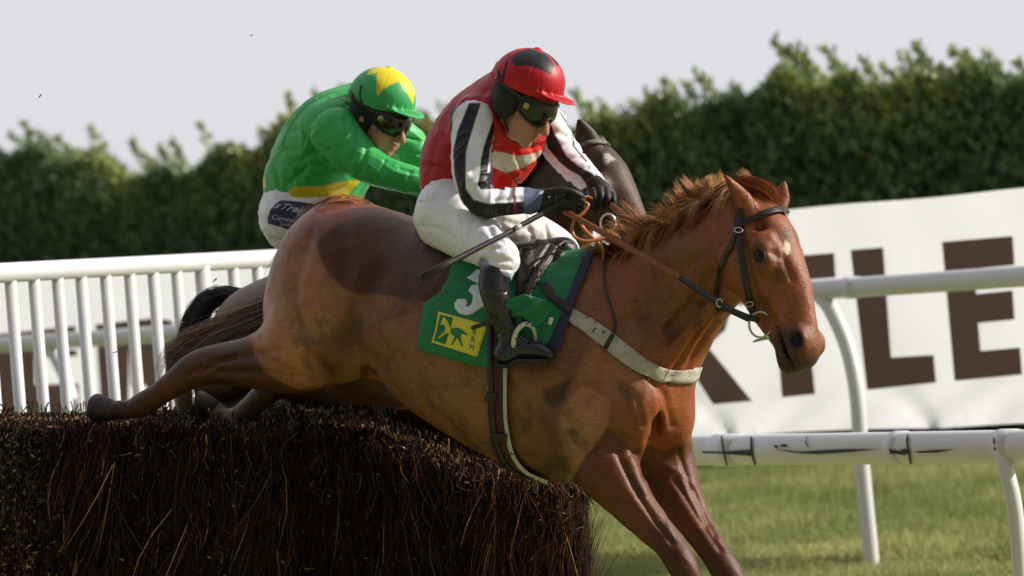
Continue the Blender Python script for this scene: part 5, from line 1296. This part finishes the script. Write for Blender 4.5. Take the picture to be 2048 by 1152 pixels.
v, f = drape([(877,623),(957,645),(974,653),(966,680),(955,714),(863,685),(871,660)], CB, .0022, 7, .001); em = mk('emblem', v, f, m_yel, sct)
EBv = bvh_of(v, f)
for nm, poly, m in (('emblem_field', [(880,629),(906,636),(901,657),(891,689),(868,681),(874,661)], m_grn2), ('horse_figure', [(888,634),(895,641),(902,655),(903,667),(893,667),(880,676),(876,676),(890,663),(892,656),(889,649),(882,650),(884,642)], m_yel),
                    ('horse_figure', [(902,657),(914,655),(922,658),(930,664),(937,670),(932,670),(924,667),(921,674),(926,694),(923,692),(915,675),(905,691),(903,690),(910,673),(902,667)], m_grn2)):
    v, f = drape(poly, CB, .0034 if nm == 'emblem_field' or m is m_grn2 else .0046, 4, .0008); mk(nm, v, f, m, em)
for ch, x, y in (('A', 948, 663), ('R', 946, 678), ('M', 943, 694)):
    decal_text(ch, [(x-4,y+6),(x+4,y+8),(x+6,y-4),(x-2,y-6)], CB, .0042, m_grn2, em, 'emblem_letter')
# turned-up corner over the boot
FC = [(1004,606),(1018,597),(1048,588),(1078,596),(1108,606),(1104,622),(1082,646),(1062,655),(1052,640),(1044,632),(1018,634),(1000,640)]
def fcd(x, y): return 13.72 - .030*math.sin((x-1000)/104*3.1) + .02*(y-590)/60 + .009*math.sin((x-1000)*.10 + (y-590)*.16)
v, f = drape(FC, CB, 0, 5, .004, depth_fn=fcd); mk('turned_corner', v, f, m_green, sct)
# saddle
sd = thing('saddle', P(1000, 560, 14.0), 'small black racing saddle under the red rider', 'saddle')
Sd = Field.around(880, 470, 1180, 640, -.30, .42, .0052)
Sd.chain([(920,492,.17,12,80), (980,498,.13,12,85), (1040,500,.09,15,75), (1095,500,.05,22,58), (1128,500,.03,26,36), (1140,505,.02,18,26)], .02)
Sd.chain([(1105,500,-.06,40,12), (1085,535,-.12,44,12), (1065,570,-.16,38,11), (1052,600,-.18,26,9)], .02)
Sd.chain([(1105,500,.16,40,12), (1085,535,.25,44,12), (1065,570,.28,38,11)], .02)
Sd.chain([(1020,540,-.13,8,10),(1045,528,-.13,12,12),(1052,505,-.10,14,12)], .015)
v, q = Sd.mesh(2); n = vnormals(v, q); v = folds(v, n, [([(1060,600),(1090,540),(1125,490)],3,.006), ([(1045,590),(1075,530),(1100,490)],3,.004)], .002, 20, 3)
m_sad = mat('saddle_leather', (.015,.010,.008), .45, noise=[(30, .6, 1.6)], bump=(70, .5, .003), spec=.4)
mk('seat_and_flaps', v, q, m_sad, sd)
v, f = tube([P(*a[:2], D0+a[2]-.02) for a in [(1062,578,-.21),(1082,532,-.19),(1107,498,-.15),(1130,482,-.10),(1146,487,-.05)]], .0035, 8); mk('piping', v, f, mat('piping', (.10,.09,.08), .5), sd)
v, f = drape([(1030,545),(1062,515),(1070,520),(1042,556)], CB, .02, 6, .004); mk('maroon_trim', v, f, mat('maroon', (.16,.02,.05), .6), sd)
# stirrup and leather
stt = thing('stirrup', P(1050, 700, 13.72), 'dirty white metal stirrup iron around the red rider\'s black boot', 'stirrup')
pts = cr_interp(np.array([P(1026,698,13.715), P(1029,674,13.705), P(1038,656,13.70), P(1052,648,13.705), P(1066,656,13.72), P(1071,676,13.74), P(1066,700,13.76)]), 6)
v, f = tube(pts, .0075, 10, flat=.7); mk('iron', v, f, mat('dirty_steel', (.62,.60,.57), .4, metal=.3, dirt=(70, .55, (.08,.06,.05))), stt)
v, f = strap3([P(1052,650,13.71), P(1050,620,13.74), P(1060,575,13.79), P(1080,530,13.85)], .022, .004, (1,0,0)); mk('stirrup_leather', v, f, m_leather, stt)
# girths
gi = thing('racing_girth', P(1010, 800, 13.8), 'maroon and dark racing girth with white edge round the chestnut belly', 'girth')
m_mar = mat('girth_maroon', (.060,.010,.018), .7, noise=[(60,.7,1.4)], bump=(150,.4,.002)); m_wht = mat('girth_white', (.48,.48,.50), .7, dirt=(40,.6,(.15,.12,.10)))
GP1 = [(996,640),(996,700),(996,770),(999,850),(1012,905),(1040,940),(1080,958)]
dr(gi, 'girth_band', GP1, [34,34,36,36,34,26,14], HB1, m_mar, .018, .004, 8)
dr(gi, 'edge_tape', [(x+17, y) for x, y in GP1], 8, HB1, m_wht, .020, .003, 5)
dr(gi, 'edge_tape', [(x-15+(4 if y > 780 else 0), y) for x, y in GP1[2:]], 6, HB1, m_wht, .020, .003, 5)
dr(gi, 'surcingle', [(984,640),(983,700),(984,770),(990,850),(1004,905),(1030,938),(1070,955)], 10, HB1, m_leather, .024, .003, 5)
dr(gi, 'keeper', [(975,790),(996,793)], 16, HB1, m_leather, .026, .005, 5); dr(gi, 'keeper', [(984,868),(1018,872)], 15, HB1, m_leather, .026, .005, 5)
v, f = strap3([P(990,642,13.70), P(968,648,13.69), P(942,657,13.69)], .013, .005, (0,1,0)); mk('strap_end', v, f, m_leather, gi)
# breast girth
bg_ = thing('breast_girth', P(1250, 720, 13.6), 'muddy white breast girth across the chestnut chest', 'breast girth')
m_bg = mat('muddy_web', (.44,.41,.36), .8, noise=[(20,.8,1.15)], bump=(120,.5,.002), dirt=(48, .60, (.10,.065,.04)))
BG = [(1118,612),(1145,632),(1180,654),(1215,680),(1250,708),(1285,733),(1320,748),(1355,753),(1392,751)]
v, f = drape(ribbon_poly(BG, [22,27,31,33,34,31,28,27,27]), HB1, .011, 7, .003); BGB = bvh_of(v, f)
e0 = hit(HB1, 1372, 752, 0, 13.6)[0]; W_ = []; n_ = 0
for k in range(9):      # the band goes on round the front of the chest
    z_ = e0[2] + .012 + .035*k; col_ = []
    for j in range(4):
        y_ = P(1380, 738 + 9*j, 13.6)[1]; h_ = HB1.ray_cast(Vector((e0[0]+.5, y_, z_)), Vector((-1, 0, 0)), 2)
        if h_[0] is not None: col_.append(np.array(h_[0]) + np.array([.004, 0, 0]))
    if len(col_) == 4: W_.append(col_)
if len(W_) > 2:
    WV = [p_ for c_ in W_ for p_ in c_] + [p_ + np.array([.003, 0, 0]) for c_ in W_ for p_ in c_]; m_ = len(W_)*4
    WF = [(4*i+j, 4*i+j+1, 4*i+5+j, 4*i+4+j) for i in range(len(W_)-1) for j in range(3)]; WF += [tuple(m_+a for a in q_[::-1]) for q_ in WF]
    WF += [(4*i, 4*i+4, m_+4*i+4, m_+4*i) for i in range(len(W_)-1)] + [(4*i+7, 4*i+3, m_+4*i+3, m_+4*i+7) for i in range(len(W_)-1)]
    v, f = join([(v, f), (WV, WF)])
bgo = mk('band', v, f, m_bg, bg_)
dr(bg_, 'buckle_strap', [(1088,572),(1108,600),(1128,612),(1142,628)], [13,16,18,12], HB1, m_leather, .022, .004, 5)
dr(bg_, 'keeper', [(1210,697),(1226,668)], 9, BGB, m_leather, .003, .004, 5)
dr(bg_, 'neck_strap', [(1212,515),(1209,545),(1212,580),(1222,615),(1230,645),(1228,668)], 4.5, HB1, m_leather, .010, .003, 4)
# bridle
bd = thing('bridle', P(1500, 500, 13.5), 'black leather bridle with browband and steel ring bit on the chestnut horse', 'bridle')
def drr(nm, path, w, off=.006, th=.004, m=m_leather): return dr(bd, nm, path, w, HB1, m, off, th, 4)
drr('browband', [(1478,444),(1492,443),(1515,433),(1540,424),(1562,421),(1578,428)], 12, .010)
drr('headpiece', [(1484,418),(1480,432),(1478,452),(1484,468)], 14, .010)
drr('cheekpiece', [(1478,452),(1480,490),(1486,530),(1494,570),(1501,605),(1508,630)], [13,13,12,12,11,10], .008)
drr('throat_lash', [(1474,462),(1462,495),(1446,525),(1436,560),(1433,600),(1440,622)], 8, .010)
for x, y in ((1480,462), (1502,607), (1434,602)):
    v, f = tube([hit(HB1, x+8*math.cos(t), y+5*math.sin(t), .014, 13.5)[0] for t in np.linspace(0, 6.28, 12)], .002, 6); mk('buckle', v, f, m_steel, bd)
drr('noseband_strap', [(1440,612),(1470,626),(1500,640)], 11, .012)
rc = hit(HB1, 1524, 648, .010, 13.5)[0]
ring = [rc + (np.array([math.cos(t)*.033, math.sin(t)*.038, math.cos(t)*-.012])) for t in np.linspace(0, 6.29, 32)]
v, f = tube(ring, .0035, 8, False); mk('bit_ring', v, f, m_steel, bd)
b1_ = P(1541,678,D0+rc[2]-14-.004); v, f = tube([b1_, b1_ + np.array([-.012,.012,-.004]), rc + np.array([.015,-.034,-.005])], .0055, 8); mk('bit_end', v, f, m_steel, bd)
v, f = tube([P(1545,676,rc[2]), P(1525,680,rc[2]-.01), P(1506,684,rc[2]), P(1512,680,rc[2]+.01), P(1540,674,rc[2])], .002, 6); mk('curb_link', v, f, m_steel, bd)
# reins
m_rein = mat('rein_rubber', (.26,.085,.030), .6, noise=[(80,.8,1.2)], bump=(200,.5,.002)); m_orange = mat('rein_leather', (.42,.13,.022), .45, noise=[(50,.85,1.15)])
zr = rc[2]-14
rn = thing('reins', P(1300, 520, 13.7), 'tan rubber and black leather reins held by the red rider', 'reins')
v, f = strap3([P(1128,422,13.875), P(1200,462,13.80), P(1290,515,13.69), P(1362,556,13.61)], .019, .006, (.45,.9,0)); mk('rubber_grip', v, f, m_rein, rn)
v, f = strap3([P(1360,555,13.61), P(1400,582,13.555), P(1440,608,13.50), P(1480,628,13.455), P(1518,641,14+zr-.012)], .018, .005, (.4,.9,0)); mk('rein_leather', v, f, m_leather, rn)
v, f = tube([P(1440+6*math.cos(t)-1, 606+8*math.sin(t), 13.495) for t in np.linspace(0, 6.28, 14)], .0022, 6); mk('martingale_stop', v, f, m_steel, rn)
v, f = strap3([P(1218,408,13.97), P(1250,432,13.90), P(1285,452,13.86), P(1320,470,13.85)], .019, .006, (.45,.9,0)); mk('rubber_grip', v, f, m_rein, rn)
v, f = strap3([P(1184,398,13.965), P(1172,393,13.92), P(1160,402,13.88), P(1176,408,13.87), P(1168,424,13.86), P(1150,440,13.85), P(1144,458,13.84), P(1150,474,13.83), P(1172,482,13.82), P(1202,478,13.83), P(1232,470,13.84)], .010, .004, (.9,.3,.3)); mk('rein_end', v, f, m_orange, rn)
v, f = strap3([P(1158,440,13.86), P(1168,458,13.85), P(1188,478,13.84), P(1204,496,13.85), P(1206,520,13.87), P(1196,538,13.86)], .011, .004, (.9,.3,.3)); mk('rein_end', v, f, m_orange, rn)
# whip
wh = thing('whip', P(960, 495, 13.7), 'black riding whip with padded tip held by the red rider', 'whip')
wp = [P(1135,400,13.85), P(1105,415,13.85), P(1085,427,13.83), P(1034,455,13.78), P(1020,463,13.76), P(960,494,13.70), P(900,525,13.64), P(842,556,13.58)]
v, f = tube(wp, [.007,.009,.009,.0078,.0070,.0085,.0105,.0125], 10, flat=.6); mk('shaft', v, f, m_leather, wh)
v, f = tube([P(1040,452,13.785), P(1030,457.5,13.77)], .0092, 12); mk('collar', v, f, mat('whip_collar', (.45,.43,.40), .5), wh)
# flying bits of birch and turf
rf = np.random.RandomState(9); m_bit = mat('birch_bit', (.05,.035,.02), .8)
for i, (x, y, L, a, z) in enumerate([(372,745,26,-.6,.6),(395,760,30,.1,.62),(350,770,18,.5,.6),(80,192,10,1.0,.4),(503,71,4,.5,.6),(1268,1098,6,.7,-.5),(1315,1144,6,1.2,-.5),(190,800,14,1.2,.7),(230,705,10,.3,.6),(430,560,12,.8,.6),(1150,1060,40,.35,.5)]):
    c = P(x, y, D0+z); d = np.array([math.cos(a), math.sin(a), .2])*L*S*D0*.5
    v, f = join([tube([c-d, c + np.array([.002,.003,0]), c+d], [.0012,.0020,.0010], 6), tube([c, c+np.array([d[1], -d[0]*.6, .003])*.5+d*.4], [.0012,.0007], 5)])
    o = mk('flying_twig', v, f, m_bit); tag(o, ['small dark birch twig knocked into the air above the fence by the hind hooves', 'tiny dark bit of turf or twig hanging in the air'][0 if y > 500 and x < 600 else 1], 'twig', 'bits of birch and turf in the air')
